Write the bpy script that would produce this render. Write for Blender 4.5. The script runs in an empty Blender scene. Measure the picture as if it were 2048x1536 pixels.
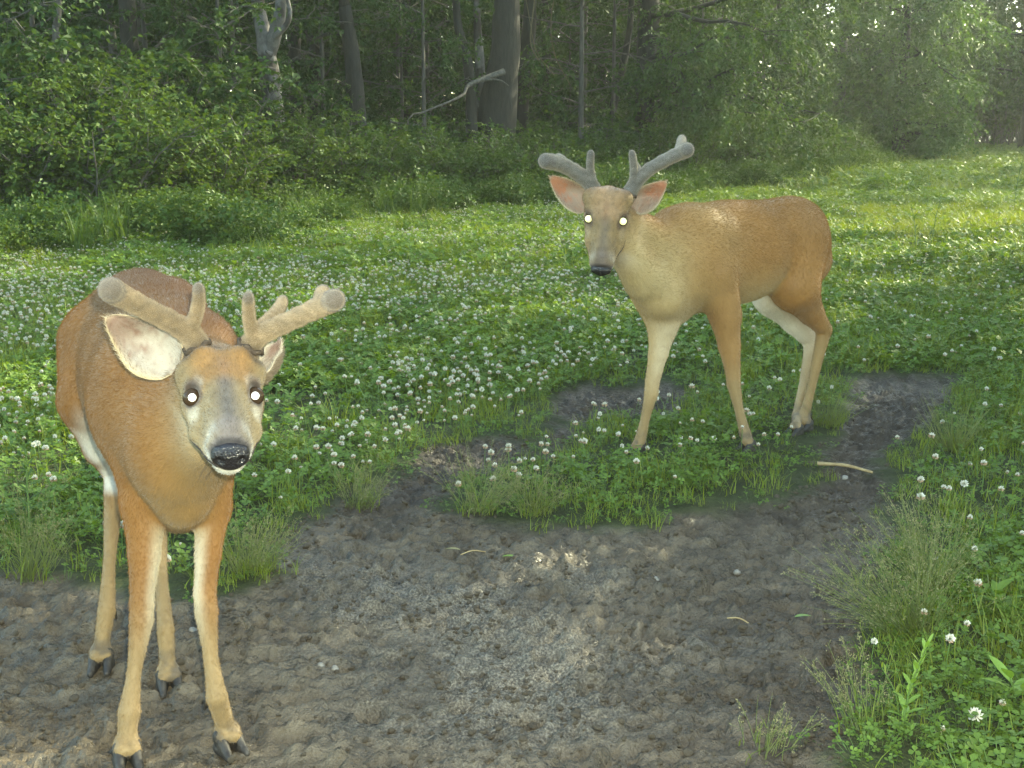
import bpy, math, random
import numpy as np
from mathutils import Vector, Matrix

rng = np.random.default_rng(7)
random.seed(7)
SC = bpy.context.scene
COL = SC.collection
V = lambda *a: np.array(a, dtype=float)

# ------------------------------------------------------------------ camera
CAM_H, PITCH, FPX = 1.34, math.radians(12.0), 2472.0      # focal length in pixels of a 2048 wide frame
cam = bpy.data.cameras.new('camera')
cam.sensor_width = 36.0
cam.lens = 36.0 * FPX / 2048.0
cam.clip_start, cam.clip_end = 0.05, 2000.0
cam_ob = bpy.data.objects.new('camera', cam)
COL.objects.link(cam_ob)
cam_ob.location = (0, 0, CAM_H)
cam_ob.rotation_euler = (math.pi / 2 - PITCH, 0, 0)
SC.camera = cam_ob

# ------------------------------------------------------------------ light
SUN_EL, SUN_AZ = math.radians(32.0), math.radians(55.0)   # azimuth clockwise from +Y (the view direction)
world = bpy.data.worlds.new('World')
SC.world = world
world.use_nodes = True
wn = world.node_tree
sky = wn.nodes.new('ShaderNodeTexSky')
sky.sky_type = 'NISHITA'
sky.sun_disc = False
sky.sun_elevation = SUN_EL
sky.sun_rotation = SUN_AZ
wn.links.new(sky.outputs[0], wn.nodes['Background'].inputs[0])
wn.nodes['Background'].inputs[1].default_value = 0.15

sun = bpy.data.lights.new('sun', 'SUN')
sun.energy = 2.8
sun.angle = math.radians(0.53)
sun.color = (1.0, 0.93, 0.78)
sun_ob = bpy.data.objects.new('sun', sun)
COL.objects.link(sun_ob)
sdir = Vector((math.sin(SUN_AZ) * math.cos(SUN_EL), math.cos(SUN_AZ) * math.cos(SUN_EL), math.sin(SUN_EL)))
sun_ob.rotation_euler = sdir.to_track_quat('Z', 'Y').to_euler()
sun_ob.location = sdir * 60

# the trail camera's own flash, just above and to the right of its lens (it is what lights the eyes of both deer)
flash = bpy.data.lights.new('camera_flash', 'POINT')
flash.energy = 78.0
flash.shadow_soft_size = 0.016
flash.color = (1.0, 0.95, 0.86)
flash_ob = bpy.data.objects.new('camera_flash', flash)
COL.objects.link(flash_ob)
FLASH = V(0.045, 0.02, CAM_H + 0.075)
flash_ob.location = FLASH

SC.view_settings.view_transform = 'Standard'
SC.view_settings.look = 'None'
SC.view_settings.gamma = 1.0
SC.view_settings.use_curve_mapping = False
SC.view_settings.exposure = 2.85
SC.view_settings.use_white_balance = True            # the camera's own warm, slightly green balance
SC.view_settings.white_balance_temperature = 7650
SC.view_settings.white_balance_tint = -6

SC.render.engine = 'CYCLES'
SC.cycles.use_denoising = True
SC.cycles.max_bounces = 7
SC.cycles.diffuse_bounces = 3
SC.cycles.glossy_bounces = 2
SC.cycles.transmission_bounces = 3
SC.cycles.transparent_max_bounces = 4
SC.cycles.caustics_reflective = False
SC.cycles.caustics_refractive = False
SC.render.filter_size = 1.2

# ------------------------------------------------------------------ helpers
CP, SP = math.cos(PITCH), math.sin(PITCH)


def P(px, py, Y):
    """World point seen at picture position (px, py) of the photograph at the distance Y."""
    u = (768.0 - py) / FPX
    q = (u * Y * CP - Y * SP) / (CP + u * SP)
    depth = Y * CP - q * SP
    return V((px - 1024.0) / FPX * depth, Y, CAM_H + q)


def G(px, py):
    """Ground point seen at (px, py), for level ground."""
    a = PITCH + math.atan((py - 768.0) / FPX)
    Y = CAM_H / math.tan(a)
    return P(px, py, Y)


def unit(v):
    v = np.asarray(v, float)
    return v / (np.linalg.norm(v, axis=-1, keepdims=True) + 1e-12)


def _h(ix, iy, iz, seed):
    n = (ix.astype(np.int64) * 374761393 + iy.astype(np.int64) * 668265263 + iz.astype(np.int64) * 2147483647 + seed * 1274126177) & 0xFFFFFFFF
    n = ((n ^ (n >> 13)) * 1274126177) & 0xFFFFFFFF
    n = n ^ (n >> 16)
    return (n & 0xFFFFFF).astype(float) / 0xFFFFFF


def vnoise(x, y, z=None, seed=0):
    """smooth value noise in 0..1"""
    if z is None:
        z = np.zeros_like(x)
    x0, y0, z0 = np.floor(x), np.floor(y), np.floor(z)
    fx, fy, fz = x - x0, y - y0, z - z0
    fx, fy, fz = [f * f * f * (f * (f * 6 - 15) + 10) for f in (fx, fy, fz)]
    out = 0
    for dx in (0, 1):
        for dy in (0, 1):
            for dz in ((0, 1) if np.any(fz) else (0,)):
                w = (fx if dx else 1 - fx) * (fy if dy else 1 - fy) * (fz if dz else 1 - fz)
                out = out + w * _h(x0 + dx, y0 + dy, z0 + dz, seed)
    return out


def fbm(x, y, z=None, seed=0, octaves=4, gain=0.5):
    a, s, t, f = 1.0, 0.0, 0.0, 1.0
    for o in range(octaves):
        s = s + a * vnoise(x * f + 17.3 * o, y * f - 9.1 * o, None if z is None else z * f, seed + o)
        t += a
        a *= gain
        f *= 2.03
    return s / t


def worley(x, y, seed=0):
    """distance to nearest and second nearest feature point, and the id of the nearest"""
    x0, y0 = np.floor(x), np.floor(y)
    d1 = np.full(x.shape, 9.0)
    d2 = np.full(x.shape, 9.0)
    idn = np.zeros(x.shape)
    for dx in (-1, 0, 1):
        for dy in (-1, 0, 1):
            cx, cy = x0 + dx, y0 + dy
            z = np.zeros_like(cx)
            px, py = cx + _h(cx, cy, z, seed), cy + _h(cx, cy, z, seed + 5)
            d = np.hypot(x - px, y - py)
            nid = _h(cx, cy, z, seed + 9)
            closer = d < d1
            d2 = np.where(closer, d1, np.minimum(d2, d))
            idn = np.where(closer, nid, idn)
            d1 = np.where(closer, d, d1)
    return d1, d2, idn


def sstep(a, b, x):
    t = np.clip((x - a) / (b - a), 0, 1)
    return t * t * (3 - 2 * t)


def mesh_np(name, verts, faces, mats, smooth=True, mat_idx=None, colors=None):
    """mesh from arrays; faces is an (n,3)/(n,4) array or a list of such arrays"""
    me = bpy.data.meshes.new(name)
    verts = np.asarray(verts, np.float32)
    fl = faces if isinstance(faces, list) else [faces]
    fl = [np.asarray(f, np.int32) for f in fl if len(f)]
    me.vertices.add(len(verts))
    me.vertices.foreach_set('co', verts.ravel())
    loops = np.concatenate([f.ravel() for f in fl])
    tot = np.concatenate([np.full(len(f), f.shape[1], np.int32) for f in fl])
    start = np.concatenate([[0], np.cumsum(tot)[:-1]]).astype(np.int32)
    me.loops.add(len(loops))
    me.loops.foreach_set('vertex_index', loops)
    me.polygons.add(len(tot))
    me.polygons.foreach_set('loop_start', start)
    for m in (mats if isinstance(mats, (list, tuple)) else [mats]):
        me.materials.append(m)
    if mat_idx is not None:
        me.polygons.foreach_set('material_index', np.asarray(mat_idx, np.int32))
    me.polygons.foreach_set('use_smooth', np.full(len(tot), smooth is not None))
    if colors is not None:
        at = me.color_attributes.new('Col', 'FLOAT_COLOR', 'POINT')
        c4 = np.ones((len(verts), 4), np.float32)
        c4[:, :3] = colors
        at.data.foreach_set('color', c4.ravel())
    me.update(calc_edges=True)
    me.validate()
    return me


class MB:
    """collects pieces of one mesh"""

    def __init__(self):
        self.v, self.f3, self.f4, self.m3, self.m4, self.n = [], [], [], [], [], 0

    def add(self, v, f, mi=0):
        v = np.asarray(v, float).reshape(-1, 3)
        f = np.asarray(f, int)
        if not len(f):
            return
        (self.f3 if f.shape[1] == 3 else self.f4).append(f + self.n)
        (self.m3 if f.shape[1] == 3 else self.m4).append(np.full(len(f), mi))
        self.v.append(v)
        self.n += len(v)

    def mesh(self, name, mats, smooth=True):
        fl, ml = [], []
        for f, m in ((self.f3, self.m3), (self.f4, self.m4)):
            if f:
                fl.append(np.concatenate(f))
                ml.append(np.concatenate(m))
        return mesh_np(name, np.concatenate(self.v), fl, mats, smooth, np.concatenate(ml))


def frames(pts):
    pts = np.asarray(pts, float)
    t = unit(np.gradient(pts, axis=0))
    n = np.cross(t[0], [0.31, 0.77, 0.55])
    n = n / np.linalg.norm(n)
    out = []
    for k in range(len(pts)):
        n = n - t[k] * np.dot(n, t[k])
        n = n / (np.linalg.norm(n) + 1e-12)
        out.append((n.copy(), np.cross(t[k], n)))
    return out


def tube(pts, rad, seg=8, cap=True, lump=0.0, seed=0):
    pts = np.asarray(pts, float)
    rad = np.broadcast_to(np.asarray(rad, float), (len(pts),))
    fr = frames(pts)
    ang = np.linspace(0, 2 * math.pi, seg, endpoint=False)
    vs = []
    for k, (a, b) in enumerate(fr):
        r = np.full(seg, rad[k])
        if lump:
            r = r * (1 + lump * (vnoise(np.cos(ang) * 2 + k * 0.37, np.sin(ang) * 2 + 3.1, np.full(seg, k * 0.5), seed) - 0.5) * 2)
        vs.append(pts[k] + np.outer(np.cos(ang) * r, a) + np.outer(np.sin(ang) * r, b))
    v = np.concatenate(vs)
    i = np.arange(seg)
    j = (i + 1) % seg
    f = np.concatenate([np.stack([k * seg + i, k * seg + j, (k + 1) * seg + j, (k + 1) * seg + i], 1) for k in range(len(pts) - 1)])
    return v, f


def spline(pts, n):
    """Catmull-Rom through the points"""
    p = np.asarray(pts, float)
    p = np.vstack([2 * p[0] - p[1], p, 2 * p[-1] - p[-2]])
    out = []
    m = len(p) - 3
    for s in np.linspace(0, m - 1e-6, n):
        k = int(s)
        t = s - k
        a, b, c, d = p[k], p[k + 1], p[k + 2], p[k + 3]
        out.append(0.5 * (2 * b + (c - a) * t + (2 * a - 5 * b + 4 * c - d) * t ** 2 + (3 * b - a - 3 * c + d) * t ** 3))
    return np.array(out)


def obj(name, data, parent=None, loc=None, kind=None):
    o = bpy.data.objects.new(name, data)
    COL.objects.link(o)
    if parent is not None:
        o.parent = parent
    if loc is not None:
        o.location = loc
    if kind:
        o['kind'] = kind
    return o


def tag(o, label, cat, group=None):
    o['label'] = label
    o['category'] = cat
    if group:
        o['group'] = group
    return o


def thing(name, label, cat, loc=(0, 0, 0), rz=0.0, group=None):
    o = bpy.data.objects.new(name, None)
    COL.objects.link(o)
    o.empty_display_size = 0.1
    o.location = loc
    o.rotation_euler = (0, 0, rz)
    return tag(o, label, cat, group)


def copy_tree(o, loc, rz, scale=1.0, label=None, group=None):
    c = o.copy()
    COL.objects.link(c)
    c.location, c.rotation_euler = loc, (0, 0, rz)
    c.scale = (scale, scale, scale) if np.isscalar(scale) else scale
    if label:
        c['label'] = label
    if group:
        c['group'] = group
    for ch in o.children:
        d = ch.copy()
        COL.objects.link(d)
        d.parent = c
        for g in ch.children:
            e = g.copy()
            COL.objects.link(e)
            e.parent = d
    return c


# ------------------------------------------------------------------ materials
def new_mat(name):
    m = bpy.data.materials.new(name)
    m.use_nodes = True
    nt = m.node_tree
    return m, nt, nt.nodes['Principled BSDF']


def N(nt, kind, **kw):
    n = nt.nodes.new(kind)
    for k, v in kw.items():
        if k.startswith('i_'):
            n.inputs[k[2:].replace('_', ' ')].default_value = v
        else:
            setattr(n, k, v)
    return n


def ramp(nt, fac, stops):
    r = nt.nodes.new('ShaderNodeValToRGB')
    el = r.color_ramp.elements
    while len(el) < len(stops):
        el.new(0.5)
    for e, (p, c) in zip(el, stops):
        e.position = p
        e.color = (*c, 1)
    nt.links.new(fac, r.inputs[0])
    return r.outputs[0]


def mix(nt, fac, a, b, mode='MIX'):
    m = nt.nodes.new('ShaderNodeMix')
    m.data_type = 'RGBA'
    m.blend_type = mode
    for s, v in ((m.inputs[0], fac), (m.inputs[6], a), (m.inputs[7], b)):
        if hasattr(v, 'is_linked'):
            nt.links.new(v, s)
        else:
            s.default_value = v if not isinstance(v, tuple) else (*v, 1)
    return m.outputs[2]


def math_n(nt, op, a, b=0.0):
    m = nt.nodes.new('ShaderNodeMath')
    m.operation = op
    for s, v in ((m.inputs[0], a), (m.inputs[1], b)):
        if hasattr(v, 'is_linked'):
            nt.links.new(v, s)
        else:
            s.default_value = v
    return m.outputs[0]


def leaf_mat(name, c_lo, c_hi, rough=0.42, trans=0.35, spec=0.5, warm=None):
    m, nt, b = new_mat(name)
    geo = N(nt, 'ShaderNodeNewGeometry')
    oi = N(nt, 'ShaderNodeObjectInfo')
    f = math_n(nt, 'ADD', math_n(nt, 'MULTIPLY', geo.outputs['Random Per Island'], 0.65), math_n(nt, 'MULTIPLY', oi.outputs['Random'], 0.35))
    stops = [(0.0, c_lo), (0.62, tuple(0.5 * (a + c) for a, c in zip(c_lo, c_hi))), (0.95, c_hi)]
    if warm:
        stops.append((1.0, warm))
    col = ramp(nt, f, stops)
    nt.links.new(col, b.inputs['Base Color'])
    b.inputs['Roughness'].default_value = rough
    b.inputs['Specular IOR Level'].default_value = spec
    tr = N(nt, 'ShaderNodeBsdfTranslucent')
    tc = mix(nt, 1.0, col, (1.25, 1.15, 0.45), 'MULTIPLY')
    nt.links.new(tc, tr.inputs[0])
    ms = N(nt, 'ShaderNodeMixShader')
    ms.inputs[0].default_value = trans
    nt.links.new(b.outputs[0], ms.inputs[1])
    nt.links.new(tr.outputs[0], ms.inputs[2])
    nt.links.new(ms.outputs[0], nt.nodes['Material Output'].inputs[0])
    return m


def plain(name, c, rough=0.6, spec=0.4, noise=None, metal=0.0):
    m, nt, b = new_mat(name)
    b.inputs['Base Color'].default_value = (*c, 1)
    b.inputs['Roughness'].default_value = rough
    b.inputs['Specular IOR Level'].default_value = spec
    b.inputs['Metallic'].default_value = metal
    if noise:
        scale, c2, bump = noise
        tc = N(nt, 'ShaderNodeTexCoord')
        nz = N(nt, 'ShaderNodeTexNoise', i_Scale=scale, i_Detail=5.0)
        nt.links.new(tc.outputs['Object'], nz.inputs['Vector'])
        nt.links.new(ramp(nt, nz.outputs[0], [(0.32, c), (0.68, c2)]), b.inputs['Base Color'])
        if bump:
            bp = N(nt, 'ShaderNodeBump', i_Strength=bump, i_Distance=0.02)
            nt.links.new(nz.outputs[0], bp.inputs['Height'])
            nt.links.new(bp.outputs[0], b.inputs['Normal'])
    return m


def bark_mat(name, c1, c2, scale=(9, 9, 1.6), patches=None):
    m, nt, b = new_mat(name)
    tc = N(nt, 'ShaderNodeTexCoord')
    mp = N(nt, 'ShaderNodeMapping')
    mp.inputs['Scale'].default_value = scale
    nt.links.new(tc.outputs['Object'], mp.inputs[0])
    nz = N(nt, 'ShaderNodeTexNoise', i_Scale=2.2, i_Detail=7.0, i_Roughness=0.65)
    nt.links.new(mp.outputs[0], nz.inputs['Vector'])
    col = ramp(nt, nz.outputs[0], [(0.3, c1), (0.7, c2)])
    if patches:
        nz2 = N(nt, 'ShaderNodeTexNoise', i_Scale=2.6, i_Detail=4.0)
        nt.links.new(tc.outputs['Object'], nz2.inputs['Vector'])
        f = ramp(nt, nz2.outputs[0], [(0.46, (0, 0, 0)), (0.54, (1, 1, 1))])
        col = mix(nt, f, col, patches)
    nt.links.new(col, b.inputs['Base Color'])
    b.inputs['Roughness'].default_value = 0.9
    bp = N(nt, 'ShaderNodeBump', i_Strength=0.9, i_Distance=0.03)
    nt.links.new(nz.outputs[0], bp.inputs['Height'])
    nt.links.new(bp.outputs[0], b.inputs['Normal'])
    return m


M = {}
M['clover'] = leaf_mat('clover_leaf', (0.075, 0.130, 0.020), (0.140, 0.220, 0.036), 0.5, 0.38, 0.3)
M['grass'] = leaf_mat('grass_blade', (0.115, 0.160, 0.022), (0.19, 0.245, 0.040), 0.5, 0.42, 0.3, warm=(0.26, 0.22, 0.09))
M['tallgrass'] = leaf_mat('tall_grass_blade', (0.045, 0.085, 0.020), (0.085, 0.135, 0.032), 0.6, 0.34, 0.2)
M['tussock'] = leaf_mat('pale_grass_stem', (0.12, 0.16, 0.05), (0.21, 0.24, 0.09), 0.55, 0.3, 0.25)
M['lime'] = leaf_mat('lime_grass', (0.145, 0.185, 0.018), (0.21, 0.25, 0.03), 0.55, 0.45, 0.2)  # grass colour brightened to carry the sunlight of the right strip
M['straw'] = leaf_mat('dry_grass', (0.20, 0.17, 0.07), (0.30, 0.27, 0.12), 0.6, 0.2)
M['shrub'] = leaf_mat('shrub_leaf', (0.044, 0.078, 0.018), (0.080, 0.128, 0.028), 0.6, 0.32, 0.15, warm=(0.14, 0.13, 0.04))
M['sapling'] = leaf_mat('sapling_leaf', (0.030, 0.062, 0.019), (0.044, 0.080, 0.022), 0.6, 0.32, 0.12)
M['oak'] = leaf_mat('oak_leaf', (0.038, 0.072, 0.022), (0.066, 0.112, 0.031), 0.6, 0.34, 0.2)
M['maple'] = leaf_mat('maple_leaf', (0.045, 0.10, 0.022), (0.09, 0.165, 0.04), 0.5, 0.42)
M['fern'] = leaf_mat('fern_leaf', (0.042, 0.080, 0.018), (0.07, 0.120, 0.026), 0.55, 0.34, 0.25)
M['weed'] = leaf_mat('weed_leaf', (0.14, 0.24, 0.040), (0.20, 0.31, 0.055), 0.42, 0.35)
M['bark_dark'] = bark_mat('dark_bark', (0.009, 0.008, 0.006), (0.032, 0.028, 0.022))
M['bark_grey'] = bark_mat('grey_bark', (0.035, 0.032, 0.028), (0.11, 0.10, 0.088))
M['bark_pale'] = bark_mat('pale_peeling_bark', (0.060, 0.055, 0.052), (0.15, 0.14, 0.135), (5, 5, 3.5), (0.035, 0.028, 0.024))
M['petal'] = plain('clover_petal', (0.60, 0.60, 0.52), 0.6, 0.3)
M['petal_old'] = plain('clover_petal_faded', (0.38, 0.27, 0.18), 0.7, 0.2)
M['stem'] = plain('green_stem', (0.075, 0.13, 0.03), 0.5)
M['twig'] = plain('dry_twig', (0.20, 0.14, 0.07), 0.8, 0.2, (40, (0.32, 0.25, 0.13), 0.3))
M['pebble'] = plain('pale_stone', (0.13, 0.12, 0.10), 0.8, 0.3, (60, (0.24, 0.225, 0.195), 0.3))

# ------------------------------------------------------------------ terrain
MUD_PX = [(-500, 1180), (-120, 1165), (130, 1150), (260, 1200), (440, 1195), (590, 1150), (565, 1095), (640, 1050), (780, 965), (865, 900), (960, 872),
          (1080, 885), (1050, 930), (925, 955), (890, 1020), (1000, 1062), (1260, 1066), (1350, 1035), (1560, 1015), (1650, 960), (1655, 905), (1680, 860),
          (1690, 775), (1760, 752), (1925, 755), (1870, 840), (1760, 900), (1745, 945), (1800, 1010), (1760, 1060), (1715, 1150), (1700, 1270), (1745, 1340), (1765, 1420),
          (1660, 1470), (1640, 1560), (1640, 2100), (-500, 2100)]
MUD2_PX = [(1110, 835), (1120, 785), (1190, 765), (1290, 768), (1350, 755), (1385, 785), (1330, 825), (1230, 830), (1160, 860)]
MUD3_PX = [(1080, 895), (1110, 845), (1180, 835), (1160, 862), (1120, 910), (1060, 930)]


def poly_sd(x, y, poly):
    """signed distance to a polygon, negative inside"""
    p = np.asarray(poly)
    d = np.full(x.shape, 1e9)
    inside = np.zeros(x.shape, bool)
    for (ax, ay), (bx, by) in zip(p, np.roll(p, -1, 0)):
        ex, ey = bx - ax, by - ay
        t = np.clip(((x - ax) * ex + (y - ay) * ey) / (ex * ex + ey * ey + 1e-12), 0, 1)
        d = np.minimum(d, np.hypot(x - ax - t * ex, y - ay - t * ey))
        c = ((ay > y) != (by > y)) & (x < (bx - ax) * (y - ay) / (by - ay + 1e-12) + ax)
        inside ^= c
    return np.where(inside, -d, d)


def ground_poly(px):
    return [tuple(G(a, b)[:2]) for a, b in px]


MUD = [ground_poly(q) for q in (MUD_PX, MUD2_PX, MUD3_PX)]


def mud_sd(x, y):
    d = np.minimum.reduce([poly_sd(x, y, q) for q in MUD])
    w = 0.12 * (fbm(x * 3.1, y * 3.1, seed=31, octaves=3) - 0.5) + 0.10 * (fbm(x * 11, y * 11, seed=32, octaves=2) - 0.5)
    return d + w


EDGE = [(-40.0, -5.0), (-13.0, 10.0), (-7.0, 14.6), (-3.4, 17.6), (0.0, 20.0), (3.6, 24.5), (7.0, 30.0), (10.6, 38.0), (13.5, 52.0), (19, 62), (35, 66)]


def edge_sd(x, y):
    """signed distance past the meadow's edge, positive inside the wood"""
    return -poly_sd(x, y, EDGE + [(60, 66), (60, 400), (-300, 400), (-300, -5)])


def terrain(x, y, fine=True):
    x, y = np.asarray(x, float), np.asarray(y, float)
    z = 0.05 * (fbm(x * 0.45, y * 0.45, seed=1, octaves=3) - 0.5)
    z = z + 0.25 * (fbm(x * 0.06 + 5, y * 0.06, seed=2, octaves=2) - 0.5) * sstep(8, 30, np.hypot(x, y))
    near = (np.abs(x) < 8) & (y > 0) & (y < 9)
    if np.any(near):
        xn, yn = x[near], y[near]
        d = mud_sd(xn, yn)
        m = sstep(0.06, -0.10, d)
        dz = -0.035 * m - 0.03 * sstep(0.0, -0.5, d) * (0.5 + fbm(xn * 1.3, yn * 1.3, seed=4, octaves=2))
        if fine:
            # trampled clods: ridges pushed up between hoof prints, then small crumbs
            wx = xn + 0.06 * (fbm(xn * 6, yn * 6, seed=11, octaves=2) - 0.5)
            wy = yn + 0.06 * (fbm(xn * 6, yn * 6, seed=12, octaves=2) - 0.5)
            d1, d2, ident = worley(wx * 7.5, wy * 10.5, 3)
            pm = sstep(0.42, 0.62, fbm(xn * 1.9, yn * 1.9, seed=22, octaves=2))
            prints = np.where(ident > 0.6, -0.018 * sstep(0.45, 0.1, d1) + 0.010 * np.exp(-((d1 - 0.50) / 0.13) ** 2), 0) * pm
            e1, e2, _ = worley(wx * 21, wy * 30, 6)
            clods = 0.020 * sstep(0.75, 0.05, e1) * sstep(0.30, 0.62, fbm(xn * 3.7, yn * 3.7, seed=21, octaves=2))
            crumb = 0.036 * (fbm(xn * 28, yn * 38, seed=13, octaves=4, gain=0.6) - 0.5)
            rid = 0.030 * (1 - np.abs(2 * fbm(xn * 8.5 + 2 * fbm(xn * 3, yn * 3, seed=23, octaves=2), yn * 15, seed=14, octaves=4, gain=0.55) - 1)) ** 2
            smooth = 1 - 0.6 * sstep(0.9, 1.3, xn) * sstep(3.4, 3.0, yn)
            dz = dz + m * smooth * (prints + clods + crumb + rid - 0.012)
            dz = dz + (1 - m) * 0.012 * (fbm(xn * 14, yn * 14, seed=15, octaves=3) - 0.5)
        if fine:
            pr_ = np.random.default_rng(17)
            for _ in range(70):
                cx, cy, an = pr_.uniform(-1.6, 1.3), pr_.uniform(2.25, 4.0), pr_.uniform(0, 6.283)
                loc = (np.abs(xn - cx) < 0.12) & (np.abs(yn - cy) < 0.12)
                if not loc.any():
                    continue
                ux = (xn[loc] - cx) * math.cos(an) + (yn[loc] - cy) * math.sin(an)
                uy = -(xn[loc] - cx) * math.sin(an) + (yn[loc] - cy) * math.cos(an)
                toe = 0
                for sg in (-1, 1):
                    q = ((uy - sg * 0.019) / 0.017) ** 2 + ((ux + 0.01) / 0.042) ** 2
                    toe = np.maximum(toe, np.exp(-q ** 1.5))
                ring = np.exp(-((np.sqrt((uy / 0.048) ** 2 + (ux / 0.062) ** 2) - 1.0) / 0.22) ** 2)
                dep = pr_.uniform(0.018, 0.034)
                dz[loc] += m[loc] * (-dep * toe + 0.009 * ring)
        z = z.copy()
        z[near] += dz
    return z


def tz(x, y):
    return float(terrain(np.array([x], float), np.array([y], float))[0])


def axis(lo, hi, step, far_lo, far_hi, n):
    mid = np.arange(lo, hi + step * 0.5, step)
    a = lo - np.geomspace(step, lo - far_lo, n)[::-1]
    b = mid[-1] + np.geomspace(step, far_hi - mid[-1], n)
    return np.concatenate([a, mid, b])


xs = axis(-2.4, 2.9, 0.0115, -150, 150, 64)
ys = axis(1.9, 5.9, 0.0125, -60, 180, 74)
gx, gy = np.meshgrid(xs, ys, indexing='ij')
gz = terrain(gx.ravel(), gy.ravel())
nx, ny = gx.shape
ii = np.arange(nx * ny).reshape(nx, ny)
gf = np.stack([ii[:-1, :-1], ii[1:, :-1], ii[1:, 1:], ii[:-1, 1:]], -1).reshape(-1, 4)
mud_a = np.zeros(nx * ny)
nearm = (np.abs(gx.ravel()) < 8) & (gy.ravel() > 0) & (gy.ravel() < 9)
mud_a[nearm] = sstep(0.05, -0.05, mud_sd(gx.ravel()[nearm], gy.ravel()[nearm]))
wood_a = sstep(-0.8, 0.8, edge_sd(gx.ravel(), gy.ravel()))
trk = poly_sd(gx.ravel(), gy.ravel(), ground_poly([(1560, 345), (1800, 322), (2150, 322), (2150, 352), (2000, 375), (1750, 378)]))
track_a = sstep(1.2, -1.2, trk + 2.0 * (fbm(gx.ravel() * 0.8, gy.ravel() * 0.8, seed=8, octaves=2) - 0.5))

m, nt, b = new_mat('soil')
at = N(nt, 'ShaderNodeAttribute', attribute_name='Col')
sep = N(nt, 'ShaderNodeSeparateColor')
nt.links.new(at.outputs['Color'], sep.inputs[0])
tc = N(nt, 'ShaderNodeTexCoord')


def nz_(scale, detail=5.0, rough=0.6):
    n = N(nt, 'ShaderNodeTexNoise', i_Scale=scale, i_Detail=detail, i_Roughness=rough)
    nt.links.new(tc.outputs['Object'], n.inputs['Vector'])
    return n.outputs[0]


big, mid_, grain, grit = nz_(1.6, 4), nz_(9, 6), nz_(60, 4), nz_(170, 2)
mud_c = ramp(nt, mid_, [(0.28, (0.040, 0.031, 0.021)), (0.5, (0.082, 0.065, 0.044)), (0.72, (0.132, 0.107, 0.073))])
sand_c = ramp(nt, grit, [(0.36, (0.035, 0.033, 0.031)), (0.50, (0.115, 0.101, 0.078)), (0.68, (0.27, 0.245, 0.195))])
sand_f = ramp(nt, big, [(0.46, (0, 0, 0)), (0.60, (1, 1, 1))])
sep2 = math_n(nt, 'MULTIPLY', sep.outputs['Blue'], 0.85)
col = mix(nt, sep2, mud_c, sand_c)
at3 = N(nt, 'ShaderNodeAttribute', attribute_name='ShadeWet')
col = mix(nt, at3.outputs['Fac'], col, ramp(nt, mid_, [(0.3, (0.022, 0.016, 0.011)), (0.7, (0.062, 0.047, 0.032))]))
turf = ramp(nt, mid_, [(0.3, (0.022, 0.026, 0.010)), (0.7, (0.045, 0.055, 0.018))])
litter = ramp(nt, grain, [(0.3, (0.018, 0.016, 0.010)), (0.7, (0.05, 0.04, 0.022))])
trackc = ramp(nt, grain, [(0.3, (0.07, 0.065, 0.045)), (0.7, (0.14, 0.125, 0.085))])
at2 = N(nt, 'ShaderNodeAttribute', attribute_name='Track')
base = mix(nt, sep.outputs['Green'], turf, litter)
base = mix(nt, at2.outputs['Fac'], base, trackc)
base = mix(nt, sep.outputs['Red'], base, col)
nt.links.new(base, b.inputs['Base Color'])
rr = ramp(nt, grain, [(0.36, (0.22,) * 3), (0.62, (0.62,) * 3)])
rr2 = mix(nt, sep.outputs['Red'], (0.9, 0.9, 0.9), rr)
nt.links.new(rr2, b.inputs['Roughness'])
b.inputs['Specular IOR Level'].default_value = 0.22
clod = nz_(26, 4, 0.55)
bp = N(nt, 'ShaderNodeBump', i_Strength=0.9, i_Distance=0.016)
nt.links.new(math_n(nt, 'ADD', math_n(nt, 'MULTIPLY', clod, 1.4), math_n(nt, 'ADD', math_n(nt, 'MULTIPLY', grain, 0.7), math_n(nt, 'MULTIPLY', grit, 0.22))), bp.inputs['Height'])
nt.links.new(bp.outputs[0], b.inputs['Normal'])
soil = m
# sandy film over the middle of the wallow
fx, fy = gx.ravel(), gy.ravel()
sand_a = np.zeros(nx * ny)
sel = mud_a > 0
sd_ = poly_sd(fx[sel], fy[sel], ground_poly([(600, 1120), (800, 1100), (960, 1120), (1090, 1110), (1200, 1170), (1330, 1230), (1300, 1330), (1200, 1400), (1000, 1420), (800, 1360), (620, 1290), (560, 1200)]))
sand_a[sel] = sstep(0.40, -0.30, sd_ + 1.0 * (fbm(fx[sel] * 3.2, fy[sel] * 4.5, seed=41, octaves=4) - 0.47)) * (0.35 + 0.65 * fbm(fx[sel] * 8, fy[sel] * 8, seed=42, octaves=3))
gme = mesh_np('ground', np.stack([fx, fy, gz], 1), gf, soil, True, None, np.stack([mud_a, wood_a, sand_a], 1))
ha = gme.attributes.new('ShadeWet', 'FLOAT', 'POINT')  # shade painted into the rear mud, plus dark wet mud near the right
hv_ = np.maximum(sstep(3.75, 4.5, fy), 0.75 * sstep(0.45, -0.15, np.hypot((fx - 0.95) / 1.1, fy - 2.75) - 0.35 + 0.5 * (fbm(fx * 3, fy * 3, seed=46, octaves=3) - 0.5)))
ha.data.foreach_set('value', np.clip(hv_ + 0.25 * (fbm(fx * 4, fy * 4, seed=44, octaves=2) - 0.5) * (hv_ > 0.02), 0, 1).astype(np.float32))
ta = gme.attributes.new('Track', 'FLOAT', 'POINT')
ta.data.foreach_set('value', track_a.astype(np.float32))
obj('ground', gme, kind='structure')

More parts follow.
